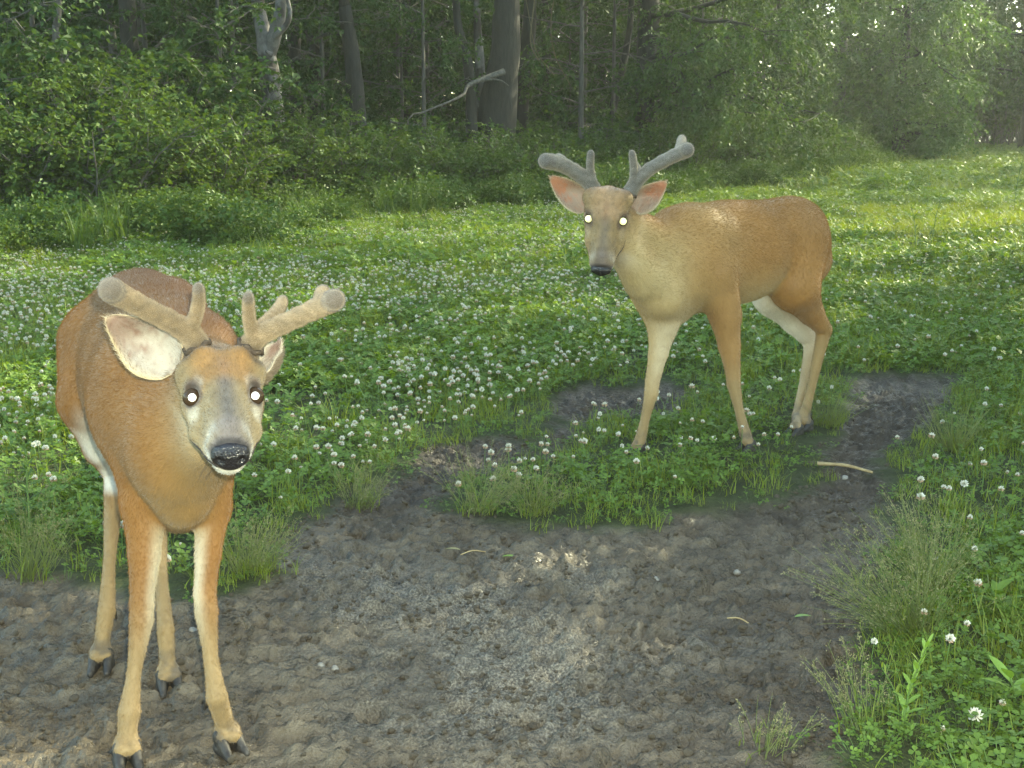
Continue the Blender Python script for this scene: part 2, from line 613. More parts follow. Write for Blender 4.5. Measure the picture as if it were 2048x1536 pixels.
if True:  # morning haze between the trees
    hz = bpy.data.materials.new('haze')
    hz.use_nodes = True
    hn = hz.node_tree
    hn.nodes.remove(hn.nodes['Principled BSDF'])
    pv = hn.nodes.new('ShaderNodeVolumePrincipled')
    pv.inputs['Color'].default_value = (0.92, 0.97, 0.90, 1)
    pv.inputs['Density'].default_value = 0.0011
    pv.inputs['Anisotropy'].default_value = 0.6
    hn.links.new(pv.outputs[0], hn.nodes['Material Output'].inputs['Volume'])
    bx = np.array([(x_, y_, z_) for z_ in (-2.5, 24.0) for y_ in (-62.0, 182.0) for x_ in (-152.0, 152.0)])
    bq = [[0, 2, 3, 1], [4, 5, 7, 6], [0, 1, 5, 4], [2, 6, 7, 3], [0, 4, 6, 2], [1, 3, 7, 5]]
    obj('haze', mesh_np('haze', bx, np.array(bq), hz, False), kind='stuff')
SC.cycles.volume_bounces = 0

# ------------------------------------------------------------------ foliage builders
UP = V(0, 0, 1)


def leaf_cloud(base, direc, length, per, ll, lw, r, droop=0.25, flat=0.55, broad=False):
    """leaves set alternately along twigs: two triangles each, folded at the midrib"""
    n = len(base)
    t = (np.arange(per) + 0.6) / per
    t = np.clip(t[None, :] + r.normal(0, 0.05, (n, per)), 0.05, 1.05)
    d = unit(direc)
    side = unit(np.cross(d, UP) + r.normal(0, 0.25, (n, 3)))
    pos = base[:, None] + d[:, None] * (t * length[:, None])[..., None] - UP * (droop * (t ** 2) * length[:, None])[..., None]
    sg = np.where(np.arange(per) % 2 == 0, 1.0, -1.0)[None, :, None]
    dl = unit(d[:, None] * 0.65 + side[:, None] * sg * 0.8 - UP * (0.15 + droop * 0.5) + r.normal(0, 0.32, (n, per, 3)))
    nrm = unit(UP * flat + r.normal(0, 0.42, (n, per, 3)))
    sd = unit(np.cross(dl, nrm))
    nrm = np.cross(sd, dl)
    L = (ll * r.uniform(0.65, 1.25, (n, per)))[..., None]
    W = (lw * r.uniform(0.75, 1.2, (n, per)))[..., None]
    p0 = pos
    tip = pos + dl * L - UP * (0.12 * L)
    mid = pos + dl * L * 0.45 + nrm * 0.0
    a = mid + sd * W * 0.5 + nrm * W * 0.16
    c = mid - sd * W * 0.5 + nrm * W * 0.16
    v = np.stack([p0, a, tip, c], 2).reshape(-1, 3)
    k = np.arange(n * per)[:, None] * 4
    f = np.concatenate([k + [0, 2, 1], k + [0, 3, 2]])
    return v, f


def grow(p, d, length, segs, r, wob=0.12, up=0.0):
    pts = [np.asarray(p, float)]
    d = unit(d)
    for s in range(segs):
        d = unit(d + r.normal(0, wob, 3) + UP * up)
        pts.append(pts[-1] + d * length / segs)
    return np.array(pts)


def make_shrub(seed, h=1.6, spread=1.1, stems=13, leaf='shrub', ll=0.07, lw=0.042, per=9, dens=1.0):
    r = np.random.default_rng(seed)
    wood, tb, td, tl = MB(), [], [], []
    for s in range(stems):
        a = r.uniform(0, 2 * math.pi)
        p = V(math.cos(a), math.sin(a), 0) * r.uniform(0, spread * 0.35)
        out = V(math.cos(a), math.sin(a), 0) * r.uniform(0.15, 0.75) * spread / h
        st = grow(p, UP + out, h * r.uniform(0.6, 1.08), 6, r, 0.14, -0.05)
        wood.add(*tube(st, np.linspace(0.014, 0.003, 7), 4))
        nb = int(11 * dens)
        for k in range(nb):
            q = r.uniform(0.12, 1.0) * 5.99
            i = int(q)
            pb = st[i] + (st[i + 1] - st[i]) * (q - i)
            ab = r.uniform(0, 2 * math.pi)
            db = unit(V(math.cos(ab), math.sin(ab), r.uniform(-0.1, 0.8)) + 0.5 * unit(st[i + 1] - st[i]))
            lb = r.uniform(0.25, 0.55) * (1.2 - 0.5 * q / 6) * spread
            br = grow(pb, db, lb, 3, r, 0.15, 0.0)
            wood.add(*tube(br, np.linspace(0.005, 0.0015, 4), 3))
            for w in range(3):
                tb.append(br[w + 1 if w < 3 else 3] - db * 0.04)
                td.append(unit(br[min(w + 1, 3)] - br[w]) + r.normal(0, 0.45, 3))
                tl.append(r.uniform(0.16, 0.34))
    v, f = leaf_cloud(np.array(tb), np.array(td), np.array(tl), per, ll, lw, r)
    v[:, 2] = np.maximum(v[:, 2], 0.0)
    lm = mesh_np('foliage', v, f, M[leaf], False)
    return wood.mesh('stem', M['bark_grey']), lm


def make_tree(seed, h=16.0, r0=0.22, crown_lo=3.0, crown_w=4.0, limbs=16, leaf='oak', bark='bark_dark', ll=0.11, lw=0.07, lean=(0, 0), per=10, sub=6, twigs=7, droop=0.3, trunk_pts=None, limb_dirs=None, low_bias=1.0, tl=(0.45, 0.95), one_side=False, zmin=-9.0):
    r = np.random.default_rng(seed)
    wood, tb, td, tlen = MB(), [], [], []
    if trunk_pts is None:
        trunk_pts = [V(0, 0, -0.25), V(lean[0] * 0.2, lean[1] * 0.2, h * 0.2), V(lean[0] * 0.5, lean[1] * 0.5, h * 0.5), V(lean[0], lean[1], h * 0.95)]
    tr = spline(trunk_pts, 26)
    hh = np.linspace(0, 1, 26)
    rad = r0 * (1 - hh) ** 0.75 + 0.015
    rad[:4] *= np.array([1.45, 1.22, 1.1, 1.04])
    wood.add(*tube(tr, rad, 12, lump=0.10, seed=seed))
    lo = crown_lo / h
    for k in range(limbs):
        f = lo + (0.97 - lo) * ((k + r.uniform(0, 0.8)) / limbs) ** low_bias
        i = min(int(np.searchsorted(tr[:, 2], f * tr[-1, 2])), 24)
        pb = tr[i]
        if limb_dirs is not None and k < len(limb_dirs):
            db = unit(np.array(limb_dirs[k]))
        else:
            az = k * 2.399 + r.uniform(-0.5, 0.5)
            db = unit(V(math.cos(az), math.sin(az), r.uniform(0.0, 0.5) + 0.9 * max(0, f - 0.6)))
        if one_side:
            db[0] = abs(db[0]) * 0.9 - 0.05
        L = crown_w * (0.35 + 0.75 * math.sin(math.pi * min(1, (f - lo) / (1 - lo) * 0.85 + 0.15))) * r.uniform(0.75, 1.1)
        lb = grow(pb, db, L, 7, r, 0.11, -0.035)
        rb = max(0.018, rad[i] * 0.36)
        wood.add(*tube(lb, np.linspace(rb, 0.008, 8), 6, lump=0.1, seed=seed + k))
        for s in range(sub):
            q = (0.22 + 0.78 * (s + r.uniform(0, 1)) / sub) * 6.99
            j = min(int(q), 6)
            ps = lb[j] + (lb[j + 1] - lb[j]) * (q - j)
            dd = unit(lb[j + 1] - lb[j])
            sd = unit(np.cross(dd, UP)) * (1 if s % 2 else -1)
            ds = unit(dd * 0.6 + sd * 0.8 + r.normal(0, 0.3, 3))
            sb = grow(ps, ds, L * r.uniform(0.22, 0.42), 4, r, 0.16, -0.05)
            wood.add(*tube(sb, np.linspace(0.012, 0.003, 5), 4))
            for w in range(twigs):
                q2 = r.uniform(0.15, 1.0) * 3.99
                jj = int(q2)
                pw = sb[jj] + (sb[jj + 1] - sb[jj]) * (q2 - jj)
                tb.append(pw)
                td.append(unit(sb[jj + 1] - sb[jj]) * 0.7 + r.normal(0, 0.5, 3) + V(0, 0, -droop * 0.6))
                tlen.append(r.uniform(*tl))
    tb, td, tlen = np.array(tb), np.array(td), np.array(tlen)
    hi_ = tb[:, 2] > zmin
    v, f = leaf_cloud(tb[hi_], td[hi_], tlen[hi_], per, ll, lw, r, droop)
    return wood.mesh('trunk', M[bark]), mesh_np('crown', v, f, M[leaf], False)


def plant_proto(name, label, cat, parts, loc, rz=0, group=None, scale=1.0):
    t = thing(name, label, cat, loc, rz, group)
    t.scale = (scale, scale, scale) if np.isscalar(scale) else scale
    for n, me in parts:
        obj(n, me, t)
    return t


def on_ground(x, y, dz=0.0):
    return (x, y, tz(x, y) + dz)


VEG = True
if VEG:
    # ---------------------------------------------------------------- the wood: trunks one can tell apart
    def at_px(px, Y):
        x = P(px, 400, Y)[0]
        return x, Y

    # forked pale trunk on the left
    x, y = at_px(535, 20.5)
    o = V(x, y, 0)
    tp = [P(548, 470, 20.5) - o + V(0, 0, -0.1), P(546, 260, 20.5) - o, P(540, 150, 20.5) - o, P(530, 85, 20.5) - o, P(515, 0, 20.5) - o, P(500, -220, 20.5) - o, V(-1.2, 0.5, 13)]
    tr_m, cr_m = make_tree(101, 14, 0.20, 7.0, 3.2, 12, 'sapling', 'bark_pale', trunk_pts=tp, ll=0.12, zmin=4.6)
    mb = MB()
    fork = spline([P(536, 120, 20.5) - o, P(552, 60, 20.4) - o, P(563, 0, 20.3) - o, P(572, -250, 20.3) - o, P(590, -600, 20.3) - o], 14)
    mb.add(*tube(fork, np.linspace(0.115, 0.07, 14), 12, lump=0.12, seed=5))
    mb.add(*tube(spline([P(548, 75, 20.3) - o, P(572, 52, 20.2) - o, P(580, 25, 20.2) - o, P(572, -10, 20.2) - o], 8), np.linspace(0.05, 0.03, 8), 6))
    for q in range(5):
        yy = 110 + q * 32
        c = P(545 + random.uniform(-8, 8), yy, 20.32) - o
        mb.add(*tube([c + V(0, 0.02, 0), c + V(random.uniform(-.1, .1), -0.06, 0.05)], [0.05, 0.02], 6))
    t = plant_proto('forked_tree', 'pale peeling tree trunk forking in two above the left shrubs', 'tree', [('trunk', tr_m), ('crown', cr_m)], (x, y, tz(x, y)))
    obj('limb', mb.mesh('limb', M['bark_pale']), t)

    # big dark trunk in the middle
    x, y = at_px(1005, 25.0)
    o = V(x, y, 0)
    tp = [V(-0.22, 0, -0.3), V(-0.20, 0, 0.5), P(1000, 200, 25) - o, P(1012, 80, 25) - o, P(1018, -60, 25) - o, V(0.5, 0.4, 9), V(0.6, 0.5, 19)]
    tr_m, cr_m = make_tree(102, 19, 0.47, 8.5, 6.0, 18, 'oak', 'bark_dark', trunk_pts=tp, ll=0.15, lw=0.10, zmin=5.2)
    plant_proto('broad_tree', 'broad dark tree trunk in the shade at the middle of the wood', 'tree', [('trunk', tr_m), ('crown', cr_m)], (x, y, tz(x, y)))
    # second stem at its right
    x, y = at_px(1052, 27.6)
    o = V(x, y, 0)
    tp = [P(1035, 400, 27.6) - o, P(1042, 200, 27.6) - o, P(1058, 60, 27.6) - o, P(1072, -60, 27.6) - o, V(1.2, 0, 8), V(1.8, 0, 15)]
    tr_m, cr_m = make_tree(103, 15, 0.2, 6.0, 3.5, 12, 'oak', 'bark_dark', trunk_pts=tp, ll=0.14, zmin=5.2)
    plant_proto('leaning_tree', 'dark tree leaning right close behind the broad dark trunk', 'tree', [('trunk', tr_m), ('crown', cr_m)], (x, y, tz(x, y)))
    specs = [
        ('slim dark tree trunk leaning beside the pale thin stem', 24.5, 0.10, [(946, 420), (940, 160), (918, 60), (908, -60)], 'bark_dark', 111),
        ('thin pale straight tree stem left of the broad dark trunk', 26.0, 0.10, [(962, 420), (960, 150), (955, 60), (953, -60)], 'bark_pale', 112),
        ('crooked dark tree trunk with one bare side branch to the left', 23.0, 0.17, [(716, 420), (712, 200), (700, 90), (690, 20), (684, -60)], 'bark_dark', 113),
        ('slender dark tree trunk just right of the forked pale trunk', 25.0, 0.12, [(590, 420), (590, 200), (592, 60), (594, -60)], 'bark_dark', 114),
        ('dim dark tree trunk deep in the wood between two slender trunks', 29.0, 0.17, [(634, 420), (634, 200), (630, 60), (636, -60)], 'bark_dark', 115),
        ('thin grey tree stem among the leaves at the far left', 18.5, 0.055, [(122, 420), (120, 160), (112, 60), (118, -60)], 'bark_grey', 116),
        ('faint grey tree stem behind the saplings left of the forked trunk', 22.5, 0.08, [(228, 420), (229, 150), (220, 30), (214, -60)], 'bark_grey', 117),
        ('thin dark tree stem leaning in shade right of the broad trunk', 29.0, 0.09, [(1195, 420), (1230, 200), (1255, 90), (1268, -60)], 'bark_dark', 118),
    ]
    for lab, Y, r0, px, bk, sd in specs:
        x, y = P(px[0][0], 400, Y)[0], Y
        o = V(x, y, 0)
        tp = [P(a, c, Y) - o for a, c in px]
        tp[0][2] = -0.2
        d = tp[-1] - tp[-2]
        tp += [tp[-1] + d / np.linalg.norm(d) * 5 + V(0, 0, 2), V(tp[-1][0] * 1.5, 0, 14)]
        tr_m, cr_m = make_tree(sd, 14, r0, 6.0, 3.0, 10, 'sapling', bk, trunk_pts=tp, ll=0.13, lw=0.085, sub=5, twigs=6, zmin=4.6)
        t = plant_proto('slim_tree', lab, 'tree', [('trunk', tr_m), ('crown', cr_m)], (x, y, tz(x, y)))
        if sd == 113:
            mb = MB()
            mb.add(*tube(spline([P(698, 85, 23) - o, P(680, 68, 22.9) - o, P(655, 70, 22.8) - o, P(628, 82, 22.7) - o], 8), np.linspace(0.06, 0.02, 8), 6))
            obj('limb', mb.mesh('limb', M['bark_dark']), t)

    # dead pale branch fallen against the broad trunk
    mb = MB()
    a, c = P(1008, 143, 24.3), P(845, 225, 23.2)
    pts = spline([a, P(968, 158, 24.1), P(935, 172, 23.9), P(922, 192, 23.7), c], 14)
    mb.add(*tube(pts, np.linspace(0.058, 0.016, 14), 7, lump=0.25, seed=9))
    pts2 = spline([P(968, 160, 24.1), P(998, 160, 24.0), P(1018, 172, 23.9)], 6)
    mb.add(*tube(pts2, np.linspace(0.03, 0.01, 6), 5))
    pts2 = spline([c, P(815, 245, 23.0), V(P(800, 300, 22.8)[0], 22.8, tz(-2.1, 22.8))], 8)
    mb.add(*tube(pts2, np.linspace(0.02, 0.012, 8), 5))
    tag(obj('dead_branch', mb.mesh('dead_branch', plain('dead_wood', (0.06, 0.055, 0.048), 0.9, 0.2, (20, (0.13, 0.12, 0.105), 0.4)))), 'pale dead branch leaning across the foot of the broad dark trunk', 'branch')
    mb = MB()
    for (pts, r_) in (([(1078, -60), (1064, 40), (1062, 90), (1078, 122)], 0.012), ([(1040, -60), (1056, 20), (1072, 100), (1108, 150)], 0.008), ([(1120, -60), (1102, 40), (1110, 110), (1140, 170)], 0.007)):
        mb.add(*tube(spline([P(a, c, 23.9) for a, c in pts], 16), r_, 4))
    tag(obj('hanging_vine', mb.mesh('hanging_vine', plain('vine_bark', (0.10, 0.085, 0.05), 0.9, 0.2))), 'thin bare vine hanging beside the broad dark trunk', 'vine')

    # ---------------------------------------------------------------- big oak hanging over the meadow on the right
    ox, oy = 3.0, 28.2
    dirs = [(0.9, -0.9, 0.05), (1.0, -0.55, 0.0), (0.55, -1.0, 0.02), (1.0, -0.2, -0.02), (0.1, -1.0, 0.05), (1, -1.1, 0.25), (-0.5, -1, 0.15), (1, 0.2, 0.1), (0.7, -1, 0.3), (1, -0.4, 0.3)]
    tr_m, cr_m = make_tree(201, 16, 0.30, 1.7, 5.4, 30, 'oak', 'bark_dark', ll=0.088, lw=0.052, limb_dirs=dirs, low_bias=1.6, sub=11, twigs=13, per=13, droop=0.55, tl=(0.4, 0.85), one_side=True)
    plant_proto('oak_tree', 'big leafy oak with low drooping boughs behind the second deer', 'tree', [('trunk', tr_m), ('crown', cr_m)], (ox, oy, tz(ox, oy)))
    # paler tree beyond it
    tr_m, cr_m = make_tree(202, 15, 0.20, 0.5, 2.7, 44, 'maple', 'bark_dark', ll=0.12, lw=0.085, low_bias=1.7, sub=10, twigs=10, per=11, droop=0.4, tl=(0.5, 1.0))
    proto_pale = plant_proto('maple_tree', 'pale sunlit maple at the top right beyond the oak boughs', 'tree', [('trunk', tr_m), ('crown', cr_m)], on_ground(12.9, 42.0))
    copy_tree(proto_pale, on_ground(9.8, 47.0), 2.2, 1.0, 'hazy green maple between the oak and the pale sunlit maple')
    # shady trees at the far right end of the meadow
    tr_m, cr_m = make_tree(203, 18, 0.32, 2.6, 6.0, 26, 'oak', 'bark_dark', ll=0.17, lw=0.12, low_bias=1.4, sub=8, twigs=8, droop=0.3, tl=(0.5, 1.0))
    proto_far = plant_proto('shade_tree', 'dark shady tree at the right edge with gloom under its boughs', 'tree', [('trunk', tr_m), ('crown', cr_m)], on_ground(22.5, 55.0))
    copy_tree(proto_far, on_ground(27.0, 60.0), 1.1, 1.05, 'tall dark tree at the right edge behind the shady tree')
    copy_tree(proto_far, on_ground(19.5, 63.0), 2.7, 1.0, 'dark tree standing in the gap right of the pale maple')
    copy_tree(proto_far, on_ground(21.3, 49.5), 0.3, 0.95, 'nearest dark tree at the upper right edge of the picture')
    copy_tree(proto_far, on_ground(15.5, 60.0), 4.0, 1.0, 'dim tree showing behind the pale sunlit maple')
    # trees beyond the right of the frame that shade the foreground
    SHADE = [(8.8, 17.0, 0.4, 0.95)]

    # ---------------------------------------------------------------- saplings and undergrowth of the wood
    protos = [make_tree(300 + k, 6.0 + k, 0.05, 0.5, 1.7, 22, 'sapling', 'bark_grey', ll=0.10, lw=0.062, sub=5, twigs=5, per=9, droop=0.25, tl=(0.25, 0.5)) for k in range(3)]
    canopy = [make_tree(320 + k, 16.0, 0.16, 6.2, 4.6, 20, 'sapling', 'bark_dark', ll=0.16, lw=0.11, sub=7, twigs=8, per=12, tl=(0.5, 1.0), zmin=4.8) for k in range(2)]
    rs = np.random.default_rng(5)
    spots, cnt = [], 0
    proto_obj = {}
    tries = 0
    while cnt < 64 and tries < 4000:
        tries += 1
        y = rs.uniform(15, 44)
        x = rs.uniform(-0.52, 0.2) * y
        e = float(edge_sd(np.array([x]), np.array([y]))[0])
        if e < 1.6 or e > 15:
            continue
        if any((x - a) ** 2 + (y - c) ** 2 < 1.5 for a, c in spots):
            continue
        # keep the view open to the trunks one can see
        px = 1024 + x / (y * CP) * FPX
        if y < 31 and (490 < px < 620 or 660 < px < 740 or 890 < px < 1110):
            continue
        spots.append((x, y))
        k = int(rs.integers(3))
        rz, s = rs.uniform(0, 6.28), rs.uniform(0.75, 1.2)
        lab = 'slender leafy sapling in the shaded wood behind the shrubs'
        if k not in proto_obj:
            proto_obj[k] = plant_proto('sapling', lab, 'tree', [('trunk', protos[k][0]), ('crown', protos[k][1])], on_ground(x, y), rz, 'saplings in the wood', s)
        else:
            copy_tree(proto_obj[k], on_ground(x, y), rz, s, lab, 'saplings in the wood')
        cnt += 1
    cp = {}
    spots = []
    tries = 0
    while len(spots) < 44 and tries < 3000:
        tries += 1
        y = rs.uniform(17, 62)
        x = rs.uniform(-0.62, 0.33) * y
        e = float(edge_sd(np.array([x]), np.array([y]))[0])
        if e < 3.0 or any((x - a) ** 2 + (y - c) ** 2 < 9 for a, c in spots):
            continue
        px = 1024 + x / (y * CP) * FPX
        if y < 30 and (470 < px < 770 or 840 < px < 1140):
            continue
        spots.append((x, y))
        k = int(rs.integers(2))
        rz, s = rs.uniform(0, 6.28), rs.uniform(0.85, 1.15)
        lab = 'tall dim tree standing deep in the wood'
        if k not in cp:
            cp[k] = plant_proto('forest_tree', lab, 'tree', [('trunk', canopy[k][0]), ('crown', canopy[k][1])], on_ground(x, y), rz, 'trees deep in the wood', s)
        else:
            copy_tree(cp[k], on_ground(x, y), rz, s, lab, 'trees deep in the wood')

    for k, (x, y, a, s) in enumerate(SHADE):
        copy_tree(cp[k % 2], on_ground(x, y), a, s, 'shade tree standing outside the frame on the right', 'trees right of the meadow')

    for x, y, a, s in ((7.6, 7.6, 3.3, 0.66), (7.0, 4.4, 1.3, 0.62), (11.0, 10.2, 0.5, 0.85), (10.0, 6.6, 4.0, 0.75), (20.8, 33.0, 5.0, 1.0), (24.0, 40.0, 0.9, 1.0), (12.6, 13.0, 2.4, 0.62), (9.3, 9.0, 1.9, 0.8), (10.4, 11.2, 5.2, 0.86), (33.0, 58.0, 1.0, 1.1)):
        copy_tree(proto_far, on_ground(x, y), a, s, 'shade tree standing outside the frame on the right', 'trees right of the meadow')

    # shrubs along the edge
    shr = [make_shrub(401, 1.75, 1.15, 15), make_shrub(402, 1.35, 1.1, 14, ll=0.06), make_shrub(403, 1.1, 1.0, 13, 'fern', 0.075, 0.04), make_shrub(404, 2.1, 1.2, 15, 'sapling', 0.085, 0.055)]
    so = {}

    def shrub(k, x, y, s, label, group):
        rz = rs.uniform(0, 6.28)
        sc = (s * rs.uniform(0.9, 1.15), s * rs.uniform(0.9, 1.15), s)
        if k not in so:
            so[k] = plant_proto('shrub', label, 'shrub', [('stem', shr[k][0]), ('foliage', shr[k][1])], on_ground(x, y), rz, group, sc)
            return so[k]
        return copy_tree(so[k], on_ground(x, y), rz, sc, label, group)

    ORD = ['first', 'second', 'third', 'fourth', 'fifth', 'sixth', 'seventh', 'eighth', 'ninth']
    BANK = [(20, 15.2, 1, 1.0), (90, 15.8, 0, 1.0), (165, 15.4, 0, 1.1), (240, 16.0, 0, 1.15), (310, 16.4, 0, 1.1), (375, 16.6, 1, 1.1), (430, 17.0, 1, 0.85), (130, 17.2, 3, 1.05), (60, 17.0, 3, 1.1), (270, 18.0, 3, 1.15), (370, 18.6, 3, 1.2), (450, 19.0, 3, 1.1), (0, 17.0, 3, 1.3), (190, 19, 3, 1.25), (-60, 15.0, 0, 1.2)]
    bank = {}
    for dark in (True, False):
        for q, w in enumerate(sorted([w for w in BANK if (w[2] == 3) == dark], key=lambda w: w[0])):
            bank[(w[0], w[1])] = q
    for (px, Y, k, s) in BANK:
        q = bank[(px, Y)]
        shrub(k, P(px, 400, Y)[0], Y, s, f'bright green leafy shrub, {ORD[q]} from the left in the left bank' if k != 3 else f'taller darker shrub, {ORD[q]} from the left behind the left bank', 'shrubs in the left bank' if k != 3 else 'dark shrubs behind the left bank')
    L2 = 'low leafy shrub in the bank below the shaded wood'
    for (px, Y, k, s) in [(500, 18.4, 1, 0.9), (560, 18.8, 1, 1.0), (620, 19.2, 0, 0.85), (690, 19.6, 1, 1.05), (750, 20.0, 2, 1.0), (820, 20.4, 1, 0.85), (880, 20.8, 2, 1.0), (950, 21.2, 1, 0.8), (1015, 21.8, 2, 0.95), (1080, 22.5, 1, 0.8), (1140, 23.5, 2, 0.95), (1210, 24.5, 1, 0.9), (1290, 25.5, 2, 1.0), (1360, 26.3, 1, 0.9), (1430, 27.5, 2, 1.05), (1500, 28.5, 1, 1.0), (1570, 30.5, 2, 1.1), (1640, 33.5, 1, 1.0), (1700, 37, 1, 1.0),
                          (560, 20.6, 0, 0.8), (650, 21, 2, 1.2), (790, 22, 0, 0.7), (900, 23, 2, 1.1), (1000, 24.5, 2, 1.0), (1120, 26, 2, 1.2), (1240, 27.5, 2, 1.2), (730, 24, 2, 1.1), (1330, 28.5, 2, 1.2), (1450, 31, 2, 1.3), (860, 26, 2, 1.2), (1560, 33, 2, 1.3), (1180, 29, 2, 1.2), (640, 26, 2, 1.2)]:
        shrub(k, P(px, 400, Y)[0], Y, s, L2, 'low shrubs in front of the wood')
    for q in range(30):
        x = 15.5 + (q % 15) * 1.3 + (0.6 if q > 14 else 0)
        shrub(3 if q % 2 else 0, x, (61 if q < 15 else 67) + 2.0 * math.sin(q * 1.7) + 0.1 * (q % 15), 2.3 if q < 15 else 2.7, 'dark tall shrub in the gloom below the trees at the right end', 'dark shrubs at the right end')
    for (px, Y, k, s) in [(1760, 46, 0, 1.1), (1840, 52, 0, 1.2), (1700, 44, 0, 1.1)]:
        shrub(k, P(px, 400, Y)[0], Y, s, {1760: 'middle', 1840: 'right hand', 1700: 'left hand'}[px] + ' one of three green shrubs at the far end of the meadow', 'shrubs at the far end')

    # far wood: one mass of leaves closing the view
    r = np.random.default_rng(77)
    nt_ = 13000
    u = r.uniform(-0.75, 0.75, nt_)
    yy = r.uniform(66, 90, nt_)
    bx = u * yy * 1.1
    zz = r.uniform(0.0, 1, nt_) ** 0.8 * 19
    v, f = leaf_cloud(np.stack([bx, yy, zz], 1), unit(r.normal(0, 1, (nt_, 3)) + V(0, -0.6, 0)), r.uniform(1.2, 2.4, nt_), 9, 0.62, 0.42, r)
    o = obj('forest', mesh_np('forest', v, f, M['sapling'], False), kind='stuff')
    tag(o, 'far dark wood closing the view behind the trees', 'forest')
    nt_ = 7000
    yy = r.uniform(34, 60, nt_)
    bx = r.uniform(-0.6, 0.24, nt_) * yy
    ok = edge_sd(bx, yy) > 5
    bx, yy = bx[ok], yy[ok]
    zz = r.uniform(0.0, 1, len(bx)) ** 1.2 * 6 + 0.1
    v, f = leaf_cloud(np.stack([bx, yy, zz], 1), unit(r.normal(0, 1, (len(bx), 3)) + V(0, -0.4, 0)), r.uniform(0.6, 1.2, len(bx)), 10, 0.26, 0.17, r)
    o = obj('undergrowth', mesh_np('undergrowth', v, f, M['sapling'], False), kind='stuff')
    tag(o, 'dim leafy undergrowth deep inside the wood', 'undergrowth')

# ------------------------------------------------------------------ ground cover
SRC = bpy.data.collections.new('tufts')


def scatter(name, label, cat, pts, rot, scl, idx, coll):
    me = bpy.data.meshes.new(name)
    me.vertices.add(len(pts))
    me.vertices.foreach_set('co', np.asarray(pts, np.float32).ravel())
    for nm, ty, arr, key in (('rot', 'FLOAT_VECTOR', rot, 'vector'), ('scl', 'FLOAT', scl, 'value'), ('idx', 'INT', idx, 'value')):
        a = me.attributes.new(nm, ty, 'POINT')
        a.data.foreach_set(key, np.asarray(arr, np.int32 if ty == 'INT' else np.float32).ravel())
    me.update()
    o = obj(name, me, kind='stuff')
    tag(o, label, cat)
    ng = bpy.data.node_groups.new(name + '_scatter', 'GeometryNodeTree')
    ng.interface.new_socket('Geometry', in_out='INPUT', socket_type='NodeSocketGeometry')
    ng.interface.new_socket('Geometry', in_out='OUTPUT', socket_type='NodeSocketGeometry')
    gi, go = ng.nodes.new('NodeGroupInput'), ng.nodes.new('NodeGroupOutput')
    iop = ng.nodes.new('GeometryNodeInstanceOnPoints')
    ci = ng.nodes.new('GeometryNodeCollectionInfo')
    ci.inputs['Collection'].default_value = coll
    ci.inputs['Separate Children'].default_value = True
    ci.inputs['Reset Children'].default_value = True
    iop.inputs['Pick Instance'].default_value = True

    def named(nm, ty):
        n = ng.nodes.new('GeometryNodeInputNamedAttribute')
        n.data_type = ty
        n.inputs['Name'].default_value = nm
        return n.outputs['Attribute']
    e2r = ng.nodes.new('FunctionNodeEulerToRotation')
    ln = ng.links.new
    ln(named('rot', 'FLOAT_VECTOR'), e2r.inputs[0])
    ln(gi.outputs[0], iop.inputs['Points'])
    ln(ci.outputs[0], iop.inputs['Instance'])
    ln(named('idx', 'INT'), iop.inputs['Instance Index'])
    ln(e2r.outputs[0], iop.inputs['Rotation'])
    ln(named('scl', 'FLOAT'), iop.inputs['Scale'])
    ln(iop.outputs[0], go.inputs[0])
    o.modifiers.new('scatter', 'NODES').node_group = ng
    return o


def tuft_coll(name, meshes):
    c = bpy.data.collections.new(name)
    for k, me in enumerate(meshes):
        o = bpy.data.objects.new(f'{name}_{chr(97 + k)}', me)
        c.objects.link(o)
    return c


def blades(n, R, hmin, hmax, w, r, bend=0.5, segs=4, mb=None, mi=0, up=1.0):
    mb = mb or MB()
    for k in range(n):
        a, rr = r.uniform(0, 6.283), R * math.sqrt(r.uniform(0, 1))
        p = V(math.cos(a) * rr, math.sin(a) * rr, -0.01)
        az = r.uniform(0, 6.283)
        d = V(math.cos(az), math.sin(az), 0)
        side = V(-d[1], d[0], 0)
        h = r.uniform(hmin, hmax)
        bd = bend * r.uniform(0.3, 1.4)
        t = np.linspace(0, 1, segs + 1)[:, None]
        c = p + UP * (h * up * (t - 0.35 * bd * t ** 2)) + d * (h * bd * t ** 1.9)
        ww = (w * r.uniform(0.7, 1.2) * (1 - t ** 1.6) + 0.0003) * 0.5
        v = np.stack([c - side * ww, c + side * ww], 1).reshape(-1, 3)
        i = np.arange(segs)[:, None] * 2
        mb.add(v, i + [0, 1, 3, 2], mi)
    return mb


def clover_leaf(mb, p, d_az, size, r, mi=0):
    """three obovate leaflets"""
    tilt = r.normal(0, 0.35, 2)
    for k in range(3):
        a = d_az + (k - 1) * 2.0
        d = unit(V(math.cos(a), math.sin(a), 0.10 + tilt[0] * math.cos(a) + tilt[1] * math.sin(a)))
        s = unit(V(-math.sin(a), math.cos(a), tilt[1] * math.cos(a) - tilt[0] * math.sin(a)))
        n = np.cross(d, s)
        L, W = size, size * 0.46
        v = [p, p + d * L * 0.55 + s * W + n * W * 0.25, p + d * L * 0.98 + s * W * 0.45 + n * W * 0.1, p + d * L * 0.93, p + d * L * 0.98 - s * W * 0.45 + n * W * 0.1, p + d * L * 0.55 - s * W + n * W * 0.25]
        mb.add(v, [[0, 1, 2, 3], [0, 3, 4, 5]], mi)


